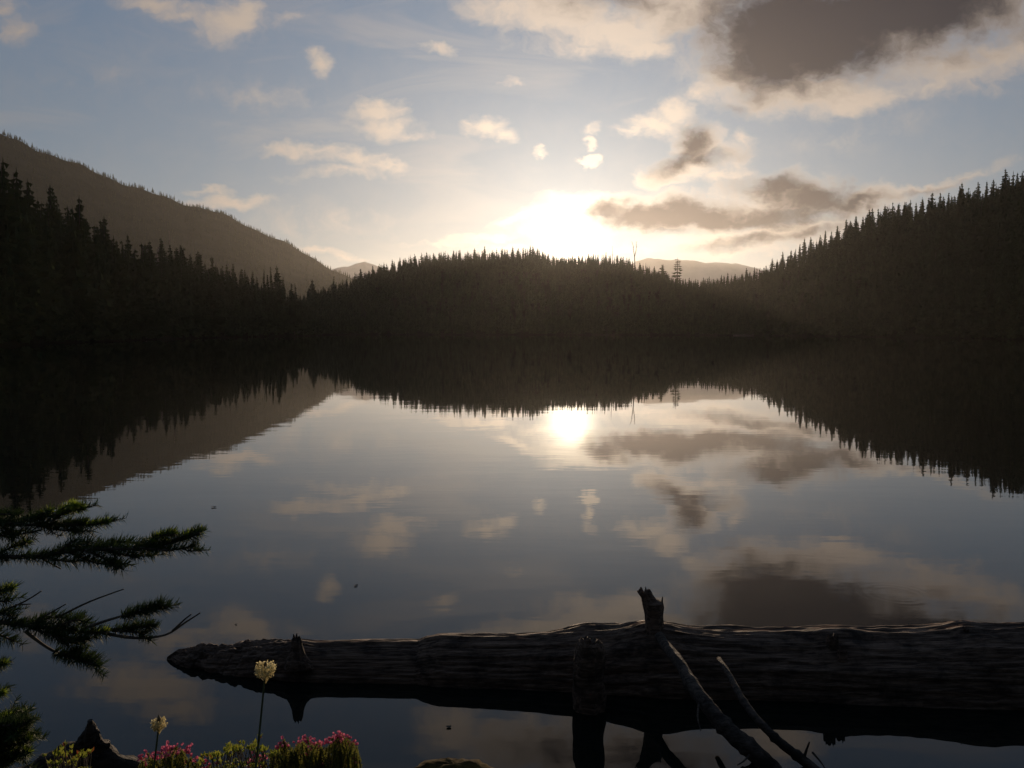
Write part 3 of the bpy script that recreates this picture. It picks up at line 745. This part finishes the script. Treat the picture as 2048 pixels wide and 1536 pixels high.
def stub_profile(rows, d, prongs, seed, n=24):
    """broken stub whose two edges are given per height; prongs are the splinters left standing"""
    mb = MB(); rows = sorted(rows, key=lambda q: -q[0]); fine = []
    for (y0, a0, b0), (y1, a1, b1) in zip(rows, rows[1:]):
        k = max(1, int((y0 - y1) / 4))
        for i in range(k): t = i / k; fine.append((y0 + (y1 - y0) * t, a0 + (a1 - a0) * t, b0 + (b1 - b0) * t))
    fine.append(rows[-1]); vs = []
    for (yy, a, b) in fine:
        p0 = P(a, yy, d); p1 = P(b, yy, d); cx = (p0.x + p1.x) / 2; hw = (p1.x - p0.x) / 2
        for j in range(n):
            th = 2 * math.pi * j / n; ca, sa = math.cos(th), math.sin(th)
            q = 1 + .16 * mnoise.noise(Vector((ca * 2, sa * 2 + seed, p0.z * 8))) + .12 * mnoise.noise(Vector((ca * 6, sa * 6 + seed, p0.z * 5)))
            vs.append((cx + ca * hw * q, d + sa * min(hw, .07) * q, p0.z + .034 * mnoise.noise(Vector((ca * 5, sa * 5, seed + .3))) * max(0, 1 - (yy - fine[-1][0]) / 10)))
    m = len(fine)
    fs = [(i * n + j, i * n + (j + 1) % n, (i + 1) * n + (j + 1) % n, (i + 1) * n + j) for i in range(m - 1) for j in range(n)]
    vs.append((sum(v[0] for v in vs[-n:]) / n, d, vs[-1][2] - .012)); fs += [((m - 1) * n + j, (m - 1) * n + (j + 1) % n, m * n) for j in range(n)]
    mb.add(vs, fs)
    for pl, r0 in prongs:
        pp = [P(a, b, d) for a, b in pl]; mb.tube(pp, [r0 * (1 - .8 * i / (len(pp) - 1)) for i in range(len(pp))], 6, wob=.15, rng=random.Random(seed))
    o = mb.build('branch_stub', M_log, logo, False); o.location = (-.6, -4.5, 0)
stub_profile([(1290, 1274, 1342), (1278, 1284, 1334), (1264, 1290, 1327), (1250, 1291, 1325), (1230, 1291, 1325), (1214, 1287, 1327), (1204, 1285, 1325), (1199, 1284, 1313), (1192, 1282, 1307), (1185, 1277, 1303), (1181, 1280, 1300)], 4.48,
             [([(1322, 1216), (1324, 1204), (1325, 1193)], .011), ([(1284, 1192), (1277, 1185), (1274, 1181)], .010), ([(1296, 1188), (1299, 1179)], .010), ([(1314, 1206), (1316, 1199)], .012)], 1)
stub_profile([(1334, 1 * 566, 628), (1322, 570, 622), (1310, 577, 612), (1295, 582, 607), (1282, 583, 604), (1276, 586, 600)], 4.50,
             [([(587, 1280), (588, 1271), (587, 1268)], .010), ([(594, 1280), (593, 1272), (594, 1266)], .010), ([(600, 1282), (601, 1275)], .009), ([(579, 1312), (580, 1300)], .009)], 2)
stub_profile([(1470, 1146, 1212), (1440, 1146, 1210), (1400, 1146, 1210), (1360, 1146, 1209), (1318, 1146, 1210), (1302, 1150, 1210), (1294, 1152, 1208), (1287, 1154, 1205), (1283, 1158, 1200)], 4.13,
             [([(1174, 1286), (1175, 1274)], .016), ([(1182, 1286), (1180, 1277)], .013), ([(1198, 1300), (1199, 1288), (1196, 1284)], .012), ([(1162, 1298), (1161, 1286)], .012), ([(1206, 1306), (1206, 1296)], .009)], 3)
stub(1664, 1268, 4.36, .10, 24, [(-.5, .035), (.7, .03)], (0, 0), 4)
stub(1685, 1290, 4.30, .10, 22, [(.5, .02)], (0, 0), 5)
stub(1931, 1252, 4.42, .18, 13, [(-.4, .03), (.6, .015)], (0, 0), 6)

# ------------------------------------------------------------------ branches fallen across the log
def bez(pts, n=24):
    pts = [Vector(p) for p in pts]; out = []
    for i in range(n + 1):
        t = i / n * (len(pts) - 1); k = min(int(t), len(pts) - 2); f = t - k
        p0 = pts[max(k - 1, 0)]; p1 = pts[k]; p2 = pts[k + 1]; p3 = pts[min(k + 2, len(pts) - 1)]
        out.append(.5 * ((2 * p1) + (p2 - p0) * f + (2 * p0 - 5 * p1 + 4 * p2 - p3) * f * f + (3 * p1 - p0 - 3 * p2 + p3) * f ** 3))
    return out
def dead_branch(label, pts, r0, r1, twigs, seed):
    root = empty('dead_branch', Vector(pts[0])); tag(root, label, 'branch')
    rg_ = random.Random(seed); path = [p - Vector(pts[0]) for p in bez(pts, 40)]
    path = [p + Vector((mnoise.noise(p * 5 + Vector((seed, 0, 0))), 0, mnoise.noise(p * 5 + Vector((0, seed, 9))))) * .011 for p in path]
    mb = MB(); mb.tube(path, [(r0 + (r1 - r0) * i / 40) * (1 + .10 * mnoise.noise(Vector((i * .45, seed, 0))) + (.22 if i in (13, 24, 31) else 0)) for i in range(41)], 12, wob=.08, rng=rg_)
    mb.build('stem', M_branch, root, True)
    for tw in twigs:
        t = MB(); q = [Vector(a) - Vector(pts[0]) for a in tw[:-1]]
        t.tube(bez(q, 8), [tw[-1] * (1 - .6 * i / 8) for i in range(9)], 6, wob=.1, rng=rg_); t.build('twig', M_branch, root)
    return root
def W(px, py, z):       # point seen at a pixel at height z
    u, v = UV(px, py); Y = (z - CAM_H) / v
    return Vector((u * Y, Y, z))
dead_branch('thick grey branch leaning from the tall stub down into the water', [W(1318, 1272, .30), W(1352, 1318, .285), W(1400, 1392, .225), W(1450, 1452, .14), W(1500, 1500, .06), W(1560, 1555, -.05)], .026, .047,
            [(W(1400, 1395, .22), W(1395, 1432, .20), W(1402, 1462, .17), .006), (W(1505, 1500, .05), W(1490, 1520, .07), W(1475, 1530, .08), .006)], 1)
dead_branch('thinner grey branch leaning on the log right of the thick one', [W(1438, 1318, .27), W(1465, 1362, .25), W(1505, 1428, .19), W(1550, 1475, .11), W(1600, 1515, .04), W(1650, 1560, -.04)], .013, .025,
            [(W(1606, 1520, .03), W(1613, 1500, .08), W(1619, 1484, .12), .008), (W(1625, 1505, .03), W(1640, 1522, .02), W(1652, 1540, .0), .006)], 2)

# pale drift log lying along the far right shore
u_, v_ = UV(1495, 663); Yd = float(M_shore(1495)) - 3
dl = empty('driftwood', (u_ * Yd, Yd, .12)); tag(dl, 'thin pale drift log lying along the far shore under the right hillside', 'driftwood')
mb = MB(); mb.tube([(-7, 0, 0), (-3, .2, .05), (1, 0, .02), (6.5, .3, .15)], [.34, .30, .26, .12], 9, wob=.1, rng=random.Random(6)); mb.build('trunk', M_dead, dl, True)
mb = MB(); mb.tube([(-2, .1, .1), (-1.6, .3, .9)], [.08, .03], 5); mb.build('limb', M_dead, dl)

# ------------------------------------------------------------------ bank in the foreground
def bank_z(x, y):
    edge = 2.78 + .12 * math.sin(x * 2.1 + .5) + .06 * math.sin(x * 5.3) + (.22 if x < -1.0 else 0) * min(1, (-1.0 - x) / .6 if x < -1 else 0)
    t = (edge - y)
    b = mnoise.fractal(Vector((x * 1.5, y * 1.5, 0)), 1, 2, 4) * .05
    if t < 0: return max(-.6, t * 1.6) + b * .3
    return .40 * min(1, t / .35) ** .7 + b * min(1, t * 3) + .02 * t * 0
bk = MB(); nx, ny = 150, 110
bx = [-9 + 18 * (i / (nx - 1)) for i in range(nx)]; by = [3.2 - 8 * (j / (ny - 1)) ** 1.8 * 4 for j in range(ny)]
bk.add([(x, y, bank_z(x, y)) for y in by for x in bx], [(j * nx + i, (j + 1) * nx + i, (j + 1) * nx + i + 1, j * nx + i + 1) for j in range(ny - 1) for i in range(nx - 1)])
M_bank = mat_simple('bank_soil_and_moss', (0.03, 0.028, 0.015), (0.07, 0.075, 0.03), 9, .95, .8, .03, spec=.2)
tag(bk.build('ground', M_bank, None, True), 'mossy lake bank at the photographer\'s feet', kind='structure')

# ------------------------------------------------------------------ mossy rock and drifted root
def blob(name, mat, c, rad, seed, rough=.25, n=48, flat=0):
    mb = MB(); vs = []
    for i in range(n // 2 + 1):
        ph = math.pi * i / (n // 2)
        for j in range(n):
            th = 2 * math.pi * j / n
            d = Vector((math.sin(ph) * math.cos(th), math.sin(ph) * math.sin(th), math.cos(ph)))
            k = 1 + rough * mnoise.fractal(d * 1.6 + Vector((seed, 0, 0)), 1, 2, 5) + .06 * mnoise.noise(d * 14)
            vs.append((c[0] + d.x * rad[0] * k, c[1] + d.y * rad[1] * k, c[2] + d.z * rad[2] * k))
    fs = [(i * n + j, (i + 1) * n + j, (i + 1) * n + (j + 1) % n, i * n + (j + 1) % n) for i in range(n // 2) for j in range(n)]
    mb.add(vs, fs); return mb.build(name, mat, None, True, origin=c)
M_moss = mat_simple('brown_moss', (0.035, 0.022, 0.010), (0.10, 0.07, 0.022), 22, .95, 1.0, .02, trans=.1, spec=.1)
ck = W(905, 1530, .40)
o = blob('mossy_rock', M_moss, (ck.x, ck.y, .27), (.235, .14, .125), 4, .16)
tag(o, 'low brown moss covered hump at the water edge right of the pink flowers', 'rock')

dr = empty('driftwood', W(180, 1500, .2)); tag(dr, 'dark drifted root with an upright knob at the lower left water edge', 'driftwood')
o0 = dr.location
mb = MB()
pt = [W(20, 1560, .16), W(90, 1532, .20), W(140, 1510, .23), W(185, 1506, .24), W(240, 1530, .19), W(330, 1560, .08)]
mb.tube([p - o0 for p in bez(pt, 30)], [.03 + .022 * math.sin(math.pi * i / 30) + .006 * math.sin(i * 1.3) for i in range(31)], 14, wob=.10, rng=random.Random(4))
mb.build('root', M_drift, dr, True)
mb = MB(); q0 = W(180, 1495, .26)
for a, b, r0, r1 in ((W(181, 1512, .23), W(180, 1441, .40), .058, .009), (W(190, 1508, .25), W(213, 1482, .30), .034, .016), (W(150, 1518, .22), W(176, 1458, .36), .05, .006), (W(196, 1500, .26), W(190, 1462, .35), .03, .006)):
    mb.tube([p - o0 for p in bez([a, a.lerp(b, .55) + Vector((.006, 0, 0)), b], 10)], [r0 + (r1 - r0) * i / 10 for i in range(11)], 12, wob=.26, rng=random.Random(int(r0 * 999)))
mb.build('knob', M_drift, dr, False)

# ------------------------------------------------------------------ young fir at the left edge
M_needle = mat_simple('fir_needles', (0.028, 0.048, 0.016), (0.060, 0.090, 0.028), 30, .7, trans=.2, spec=.15)
M_new = mat_simple('fresh_fir_needles', (0.15, 0.22, 0.02), (0.27, 0.34, 0.045), 30, .55, trans=.55, spec=.4)
M_twig = mat_simple('fir_twig_bark', (0.05, 0.035, 0.025), (0.11, 0.08, 0.06), 40, .8, .4, .002, spec=.3)
fx = Vector((-1.34, 1.80, .42))
fir = empty('young_fir', fx); tag(fir, 'young fir reaching its lower branches in from the left edge', 'tree')
mb = MB(); mb.tube([(0, 0, -.15), (.01, 0, .4), (0, .01, .9), (.015, 0, 1.35), (.01, 0, 1.7)], [.032, .027, .02, .012, .004], 10, wob=.06, rng=random.Random(2)); mb.build('trunk', M_twig, fir, True)
def needles(mb, path, rg_, dens=900, ln=.019, spread=1.0, start=0.0):
    """flat needles set all round a shoot, swept forward and up"""
    L = [0]
    for a, b in zip(path, path[1:]): L.append(L[-1] + (b - a).length)
    n = int(L[-1] * dens)
    for _ in range(n):
        s = rg_.uniform(start, 1) * L[-1]
        k = 0
        while k < len(L) - 2 and L[k + 1] < s: k += 1
        t = (s - L[k]) / max(L[k + 1] - L[k], 1e-6); q = path[k].lerp(path[k + 1], t)
        ax_ = (path[k + 1] - path[k]).normalized()
        o = Vector((rg_.gauss(0, 1), rg_.gauss(0, 1), rg_.gauss(0, 1))); o = (o - ax_ * o.dot(ax_)).normalized()
        up = Vector((0, 0, .35 if rg_.random() < .7 else -.3))
        d = (o * spread + ax_ * rg_.uniform(.35, .9) + up).normalized() * ln * rg_.uniform(.65, 1.15)
        sd = d.cross(Vector((rg_.random(), rg_.random(), rg_.random()))).normalized() * .0009
        e = q + d; m_ = q + d * .55 + up * .0015
        mb.add([q - sd, q + sd, m_ + sd, m_ - sd, e], [(0, 1, 2, 3), (3, 2, 4)])
def fir_branch(shoots, seed):
    """shoots: (list of pixels, depth, kind) - kind: n needled, b bare, f fresh tuft"""
    rg_ = random.Random(seed); br = None; wood = MB(); nd = MB(); fr = MB()
    for k, (pl, Y, kind, r) in enumerate(shoots):
        pp = [P(a, b, Y + rg_.uniform(-.015, .015)) - fx for a, b in pl]
        path = bez(pp, 16)
        wood.tube(path, [r * (1 - .75 * i / 16) + .0008 for i in range(17)], 6, wob=.12, rng=rg_)
        if 'n' in kind:
            needles(nd, path, rg_, 2400, .027, 1.0, .0 if 's' not in kind else .4)
        LL_ = sum((b - a).length for a, b in zip(path, path[1:]))
        if 'n' in kind and LL_ > .07:
            for q in range(int(LL_ / .030)):
                i = rg_.randrange(3 if 's' not in kind else 7, 15); ax_ = (path[i + 1] - path[i]).normalized()
                o = Vector((rg_.gauss(0, .15), rg_.choice((-1, 1)), rg_.gauss(0, .22))); d = (ax_ * rg_.uniform(.7, 1.3) + o * .8).normalized(); L = rg_.uniform(.022, .050)
                tp = bez([path[i], path[i] + d * L * .5, path[i] + (d + ax_ * .4).normalized() * L], 5)
                wood.tube(tp, [.0013 * (1 - .1 * k2) for k2 in range(6)], 5); needles(nd, tp, rg_, 1200, .019, 1.0)
        if 'f' in kind:
            needles(fr, path[6:] if 'n' in kind else path, rg_, 3600, .019, 1.1)
            tip = path[-1]; d0 = (path[-1] - path[-3]).normalized()
            for q in range(60):
                d = (d0 + Vector((rg_.gauss(0, .7), rg_.gauss(0, .7), rg_.gauss(0, .7)))).normalized() * rg_.uniform(.010, .016)
                sd = d.cross(Vector((rg_.random(), rg_.random(), rg_.random()))).normalized() * .0009
                fr.add([tip - sd, tip + sd, tip + d], [(0, 1, 2)])
    b = wood.build('branch', M_twig, fir, True)
    if nd.v: nd.build('needles', M_needle, b)
    if fr.v: tag(fr.build('fresh_needles', M_new, b), 'pale green new growth')
fir_branch([([(-170, 1105), (-60, 1108), (0, 1113), (80, 1113), (150, 1100), (230, 1098), (300, 1095), (345, 1085), (400, 1067)], 1.80, 'n', .006),
            ([(100, 1110), (150, 1092), (180, 1085)], 1.83, 'n', .002), ([(120, 1100), (150, 1080)], 1.77, 'n', .002),
            ([(170, 1100), (210, 1118), (248, 1140)], 1.78, 'n', .003), ([(140, 1105), (190, 1125), (235, 1130)], 1.80, 'n', .0025),
            ([(200, 1098), (250, 1110), (305, 1112)], 1.82, 'n', .0025), ([(180, 1098), (240, 1085), (290, 1088)], 1.84, 'n', .0025),
            ([(280, 1096), (340, 1100), (390, 1092)], 1.79, 'n', .0025), ([(290, 1090), (320, 1072), (350, 1068)], 1.81, 'nf', .0025), ([(345, 1082), (375, 1070), (402, 1062)], 1.80, 'nf', .002), ([(300, 1088), (312, 1074)], 1.80, 'f', .002),
            ([(85, 1118), (122, 1138)], 1.80, 'b', .0018), ([(60, 1112), (110, 1120), (150, 1124)], 1.79, 'n', .002),
            ([(0, 1105), (30, 1092), (54, 1086)], 1.82, 'nf', .002), ([(-40, 1108), (0, 1130)], 1.8, 'b', .002)], 1)
fir_branch([([(-180, 1060), (-60, 1052), (0, 1046), (60, 1050), (120, 1048), (165, 1050)], 1.86, 'n', .005),
            ([(20, 1050), (70, 1035), (120, 1030)], 1.88, 'n', .003), ([(100, 1045), (130, 1025), (165, 1017)], 1.85, 'nf', .003), ([(110, 1030), (130, 1014), (150, 1010)], 1.84, 'f', .002),
            ([(130, 1048), (175, 1050), (215, 1044)], 1.86, 'nf', .003), ([(0, 1048), (30, 1068), (70, 1062)], 1.84, 'n', .002), ([(-60, 1052), (-20, 1066), (26, 1076)], 1.84, 'n', .003), ([(70, 1050), (120, 1060), (185, 1062)], 1.87, 'n', .002), ([(-60, 1050), (-10, 1030), (40, 1030)], 1.86, 'n', .003),
            ([(-50, 1040), (-10, 1040), (20, 1042)], 1.9, 'n', .003), ([(60, 1045), (100, 1022)], 1.86, 'nf', .002)], 2)
fir_branch([([(-170, 1240), (-60, 1240), (0, 1244), (60, 1252), (150, 1262), (215, 1266)], 1.74, 'n', .0065),
            ([(205, 1266), (270, 1276), (330, 1270), (372, 1244), (400, 1226)], 1.74, 'b', .003), ([(345, 1262), (368, 1240), (383, 1228)], 1.74, 'b', .002),
            ([(170, 1256), (230, 1236), (290, 1222), (340, 1213)], 1.73, 'ns', .003), ([(250, 1232), (300, 1216), (325, 1206)], 1.73, 'n', .0015),
            ([(200, 1262), (250, 1256), (303, 1254)], 1.75, 'ns', .003), ([(225, 1262), (270, 1264), (290, 1268)], 1.75, 'n', .002),
            ([(50, 1262), (100, 1298), (150, 1318), (200, 1332)], 1.72, 'ns', .003), ([(120, 1308), (160, 1308), (195, 1322)], 1.72, 'n', .0015),
            ([(120, 1232), (180, 1203), (248, 1178)], 1.76, 'b', .002), ([(-10, 1228), (45, 1205), (83, 1182)], 1.76, 'b', .002), ([(30, 1210), (62, 1208)], 1.76, 'b', .0015),
            ([(90, 1232), (132, 1208)], 1.75, 'b', .0015), ([(50, 1250), (100, 1236), (160, 1238)], 1.76, 'n', .002), ([(60, 1255), (120, 1276), (180, 1280)], 1.73, 'n', .002), ([(100, 1258), (150, 1240), (175, 1246)], 1.74, 'n', .002), ([(90, 1262), (140, 1284), (170, 1290)], 1.74, 'n', .002),
            ([(190, 1266), (212, 1262)], 1.73, 'f', .0015), ([(-50, 1200), (0, 1182), (26, 1176)], 1.76, 'nf', .003), ([(-50, 1220), (-10, 1205), (18, 1202)], 1.76, 'n', .003), ([(-40, 1250), (0, 1270), (28, 1282)], 1.74, 'n', .003), ([(-40, 1240), (0, 1225), (34, 1232)], 1.74, 'n', .003)], 3)
low = []
rl = random.Random(9)
for k in range(34):
    y0 = rl.uniform(1432, 1530); x1 = rl.uniform(10, 72) * (1 - .3 * abs(y0 - 1480) / 60)
    low.append(([(-120, y0 + 15), (-40, y0 + 8), (x1 * .5, y0 + rl.uniform(-6, 8)), (x1, y0 - rl.uniform(2, 14))], rl.uniform(1.62, 1.80), 'nf' if k % 3 else 'n', .003))
low += [([(-90, 1340), (-30, 1336), (10, 1328)], 1.75, 'nf', .003), ([(-90, 1395), (-30, 1392), (6, 1386)], 1.75, 'nf', .003)]
fir_branch(low, 4)

# ------------------------------------------------------------------ flowers and low plants
M_stem = mat_simple('green_flower_stalk', (0.05, 0.06, 0.02), (0.10, 0.11, 0.04), 30, .7, trans=.1)
M_bear = mat_simple('pale_beargrass_blossom', (0.55, 0.46, 0.22), (0.78, 0.70, 0.42), 60, .6, trans=.65, spec=.2)
M_bud = mat_simple('dry_bud', (0.10, 0.06, 0.03), (0.16, 0.11, 0.05), 60, .8)
M_blade = mat_simple('grass_blade', (0.04, 0.07, 0.02), (0.10, 0.13, 0.04), 20, .6, trans=.3)
def beargrass(label, head, foot, Y, scale, seed, open_):
    rg_ = random.Random(seed)
    a = P(head[0], head[1], Y); f0 = P(foot[0], foot[1], Y); d = (f0 - a) / (f0.z - a.z); g = a + d * (bank_z(a.x, Y) - a.z)
    root = empty('beargrass', g); tag(root, label, 'flower', 'beargrass stalks on the bank')
    mb = MB(); path = bez([Vector((0, 0, -.03)), (a - g) * .5 + Vector((.008, 0, 0)), a - g], 20); mb.tube(path, [.0042 - .0018 * i / 20 for i in range(21)], 7); mb.build('stalk', M_stem, root, True)
    hd = MB(); top = a - g; S = scale
    for k in range(190):
        t = rg_.random(); z = (t - .62) * .030 * S * (1 if open_ else .9)
        r = .022 * S * (math.sin(math.pi * min(1, t * .55 + .22)) ** .8) * (1 if open_ else .9)
        th = rg_.uniform(0, 6.283); r *= rg_.uniform(.75, 1.1)
        e = top + Vector((math.cos(th) * r, math.sin(th) * r, z + r * .35)); s = top + Vector((0, 0, z - .014 * S))
        sd = Vector((-math.sin(th), math.cos(th), 0)) * .00035
        hd.add([s - sd, s + sd, e + sd, e - sd], [(0, 1, 2, 3)])
        for q in range(4):
            d1 = Vector((rg_.gauss(0, 1), rg_.gauss(0, 1), rg_.gauss(0, 1))).normalized() * .0042 * S; d2 = Vector((rg_.gauss(0, 1), rg_.gauss(0, 1), rg_.gauss(0, 1))).normalized() * .0022 * S
            hd.add([e, e + d1 + d2, e + d1 * 1.2 - d2], [(0, 1, 2)])
    hd.build('blossom', M_bear, root)
    bd = MB(); bz = .018 * S if open_ else .016 * S
    bd.tube([top + Vector((0, 0, -.01)), top + Vector((0, 0, bz * .6)), top + Vector((0, 0, bz)), top + Vector((0, 0, bz + (.004 if open_ else .014)))], [.003, .005, .006 if not open_ else .004, .001], 8); bd.build('bud_tip', M_bud, root, True)
    lv = MB()
    for k in range(26):
        th = rg_.uniform(0, 6.283); L = rg_.uniform(.10, .2); sd = Vector((-math.sin(th), math.cos(th), 0)) * .0025
        o = Vector((math.cos(th), math.sin(th), 0)); p1 = o * L * .4 + Vector((0, 0, L * .5)); p2 = o * L + Vector((0, 0, L * .35))
        lv.add([-sd, sd, p1 + sd, p1 - sd, p2], [(0, 1, 2, 3), (3, 2, 4)])
    lv.build('leaves', M_blade, root)
beargrass('tall beargrass stalk with a wide pale yellow head in front of the log', (531, 1341), (506, 1536), 2.15, 1.15, 1, True)
beargrass('shorter beargrass stalk with a small half open head above the left pink flowers', (318, 1449), (304, 1536), 2.2, .95, 2, False)

M_heath = mat_simple('heather_foliage', (0.12, 0.13, 0.025), (0.26, 0.25, 0.05), 40, .8, trans=.5, spec=.1)
M_pink = mat_simple('pink_heather_bells', (0.50, 0.08, 0.18), (0.80, 0.27, 0.38), 160, .7, trans=.5, spec=.1)
M_leafg = mat_simple('huckleberry_leaf', (0.18, 0.22, 0.025), (0.38, 0.38, 0.06), 25, .5, trans=.5, spec=.4)
M_leafr = mat_simple('reddish_leaf', (0.20, 0.05, 0.02), (0.32, 0.12, 0.03), 25, .5, trans=.5, spec=.4)
def heather(name, label, heads, Y, x0, x1, nst, seed):
    rg_ = random.Random(seed); c = Vector(((x0 + x1) / 2 / F * Y - 1024 / F * Y, Y, bank_z(0, Y - .1)))
    root = empty(name, c); tag(root, label, 'flowering shrub', 'pink heather on the bank')
    st = MB(); fo = MB()
    tips = [P(a, b, Y + rg_.uniform(-.06, .06)) - c for a, b in heads]
    ends = list(tips)
    for k in range(nst):
        pxx = rg_.uniform(x0, x1); top = 1540
        for hx, hy in heads: top = min(top, hy + abs(pxx - hx) * .9 + rg_.uniform(-3, 30))
        ends.append(P(pxx, max(top, 1466), Y + rg_.uniform(-.12, .12)) - c)
    for e in ends:
        b = Vector((e.x * .75 + rg_.uniform(-.05, .05), e.y * .6 + rg_.uniform(-.05, .05), -.03)); path = bez([b, b.lerp(e, .5) + Vector((rg_.uniform(-.03, .03), rg_.uniform(-.02, .02), 0)), b.lerp(e, .8) + Vector((rg_.uniform(-.02, .02), 0, 0)), e], 10)
        st.tube(path, .0013, 5)
        needles(fo, path, rg_, 2300, .010, 1.2, .15)
    st.build('stems', M_twig, root); fo.build('foliage', M_heath, root)
    for e in tips:
        fl = MB()
        for q in range(9):
            o = e + Vector((rg_.gauss(0, .0115), rg_.gauss(0, .011), rg_.gauss(0, .007))); r = rg_.uniform(.0032, .0052)
            d = (o - e).normalized(); d = (d + Vector((0, 0, .1))).normalized()
            a_ = d.orthogonal().normalized(); b_ = d.cross(a_)
            vs = []
            for (h_, rr) in ((-1.2, .35), (-.4, .95), (.4, 1.0), (1.0, .7), (1.3, .95)):
                for j in range(7):
                    th = 6.283 * j / 7; vs.append(o + d * h_ * r + (a_ * math.cos(th) + b_ * math.sin(th)) * rr * r)
            fl.add(vs, [(i * 7 + j, i * 7 + (j + 1) % 7, (i + 1) * 7 + (j + 1) % 7, (i + 1) * 7 + j) for i in range(4) for j in range(7)])
        fl.build('flower_cluster', M_pink, root, True)
heather('heather', 'large clump of pink flowering heather at the bottom edge right of the tall beargrass',
        [(566, 1483), (598, 1490), (613, 1478), (622, 1490), (634, 1487), (628, 1500), (640, 1497), (663, 1478), (675, 1472), (684, 1470), (692, 1476), (698, 1487), (688, 1495), (671, 1486), (655, 1520), (665, 1534), (702, 1524), (612, 1506), (520, 1512), (508, 1520)], 2.55, 535, 716, 150, 1)
heather('heather', 'small clump of pink flowering heather at the bottom edge behind the shorter beargrass',
        [(291, 1518), (296, 1508), (299, 1524), (322, 1507), (334, 1500), (343, 1497), (352, 1496), (362, 1500), (367, 1504), (328, 1514), (340, 1508), (380, 1520), (420, 1530)], 2.55, 285, 400, 60, 2)
def leafy(label, sprigs, Y, seed, red=.08):
    rg_ = random.Random(seed); x0 = sum(s[0] for s in sprigs) / len(sprigs)
    c = Vector(((x0 - 1024) / F * Y, Y, .40)); root = empty('leafy_shrub', c); tag(root, label, 'shrub', 'green leafy shrubs on the bank')
    st = MB(); lf = MB(); rd = MB()
    for (a, b) in sprigs:
        e = P(a, b, Y + rg_.uniform(-.08, .08)) - c; ba = Vector((e.x * .8 + rg_.uniform(-.02, .02), e.y * .5, -.03)); path = bez([ba, ba.lerp(e, .5) + Vector((rg_.uniform(-.04, .04), 0, 0)), e], 10); st.tube(path, .0013, 5)
        for k in range(26):
            q = path[2 + k * 8 // 26]; th = rg_.uniform(0, 6.283); up = rg_.uniform(-.1, .9)
            if k >= 22: q = path[-1]; up = 1.6
            d = Vector((math.cos(th), math.sin(th), up)).normalized(); L = rg_.uniform(.012, .021)
            sd = d.cross(Vector((rg_.gauss(0, 1), rg_.gauss(0, 1), rg_.gauss(0, 1)))).normalized(); m_ = q + d * L * .5
            fold = d.cross(sd) * L * .08
            tgt = rd if rg_.random() < red else lf
            tgt.add([q, m_ - sd * L * .24 + fold, q + d * L, m_ + sd * L * .24 + fold, m_], [(0, 1, 4), (1, 2, 4), (0, 4, 3), (4, 2, 3)])
    st.build('stems', M_twig, root); lf.build('leaves', M_leafg, root)
    if rd.v: tag(rd.build('leaves', M_leafr, root), 'reddish leaves')
rs = random.Random(12)
leafy('bright green leafy shrub between the two pink heather clumps', [(rs.uniform(395, 545), 0) for _ in range(34)] and [(x, 1536 - (30 if x > 450 else 12) * math.exp(-((x - 495) / 60) ** 2) - rs.uniform(0, 22)) for x in [rs.uniform(398, 560) for _ in range(80)]] + [(520, 1478), (470, 1498), (505, 1494)], 2.48, 3)
leafy('dim green leafy shrub in front of the drifted root at the lower left', [(x, 1520 + rs.uniform(-16, 14)) for x in [rs.uniform(85, 185) for _ in range(40)]] + [(130, 1493), (124, 1500), (143, 1497)], 2.42, 4)

# ------------------------------------------------------------------ specks floating on the lake
M_bit = mat_simple('floating_dead_leaf', (0.03, 0.02, 0.012), (0.06, 0.04, 0.02), 60, .8)
for k, (px_, py_, s, lb) in enumerate([(428, 1015, .035, 'tiny dark fleck floating far out above the fir branches'), (712, 1172, .020, 'tiny dark fleck floating in mid lake left of the tall stub'), (898, 1455, .016, 'dark dead leaf floating between the log and the mossy hump'), (472, 1250, .010, 'tiny dark fleck floating just above the left end of the log')]):
    x, y = on_water(px_, py_); mb = MB(); rg_ = random.Random(k); n = 9
    ring_ = [(math.cos(6.283 * j / n) * s * (1.6 if j % 3 else 1.1) * .6, math.sin(6.283 * j / n) * s * .8, .004 + rg_.uniform(0, .3) * s) for j in range(n)]
    mb.add(ring_ + [(0, 0, .002)] , [(j, (j + 1) % n, n) for j in range(n)])
    o = mb.build('floating_leaf', M_bit); o.location = (x, y, 0); tag(o, lb, 'leaf', 'flecks floating on the lake')

# ------------------------------------------------------------------ haze
hb = MB(); X0, X1, Y0, Y1, Z0, Z1 = -3600, 3600, -60, 6200, -5.0, 490
hb.add([(x, y, z) for z in (Z0, Z1) for y in (Y0, Y1) for x in (X0, X1)], [(0, 2, 3, 1), (4, 5, 7, 6), (0, 1, 5, 4), (2, 6, 7, 3), (0, 4, 6, 2), (1, 3, 7, 5)])
hm = bpy.data.materials.new('haze'); hm.use_nodes = True; ht = NT(hm.node_tree); ht.n.clear()
pv = ht.node('ShaderNodeVolumePrincipled'); pv.inputs['Color'].default_value = (.93, .90, .86, 1); pv.inputs['Density'].default_value = 0.000042; pv.inputs['Anisotropy'].default_value = 0.71
ho = ht.node('ShaderNodeOutputMaterial'); ht.l.new(pv.outputs[0], ho.inputs['Volume'])
hz_o = tag(hb.build('haze', hm), 'thin evening haze over lake and mountains', kind='stuff')
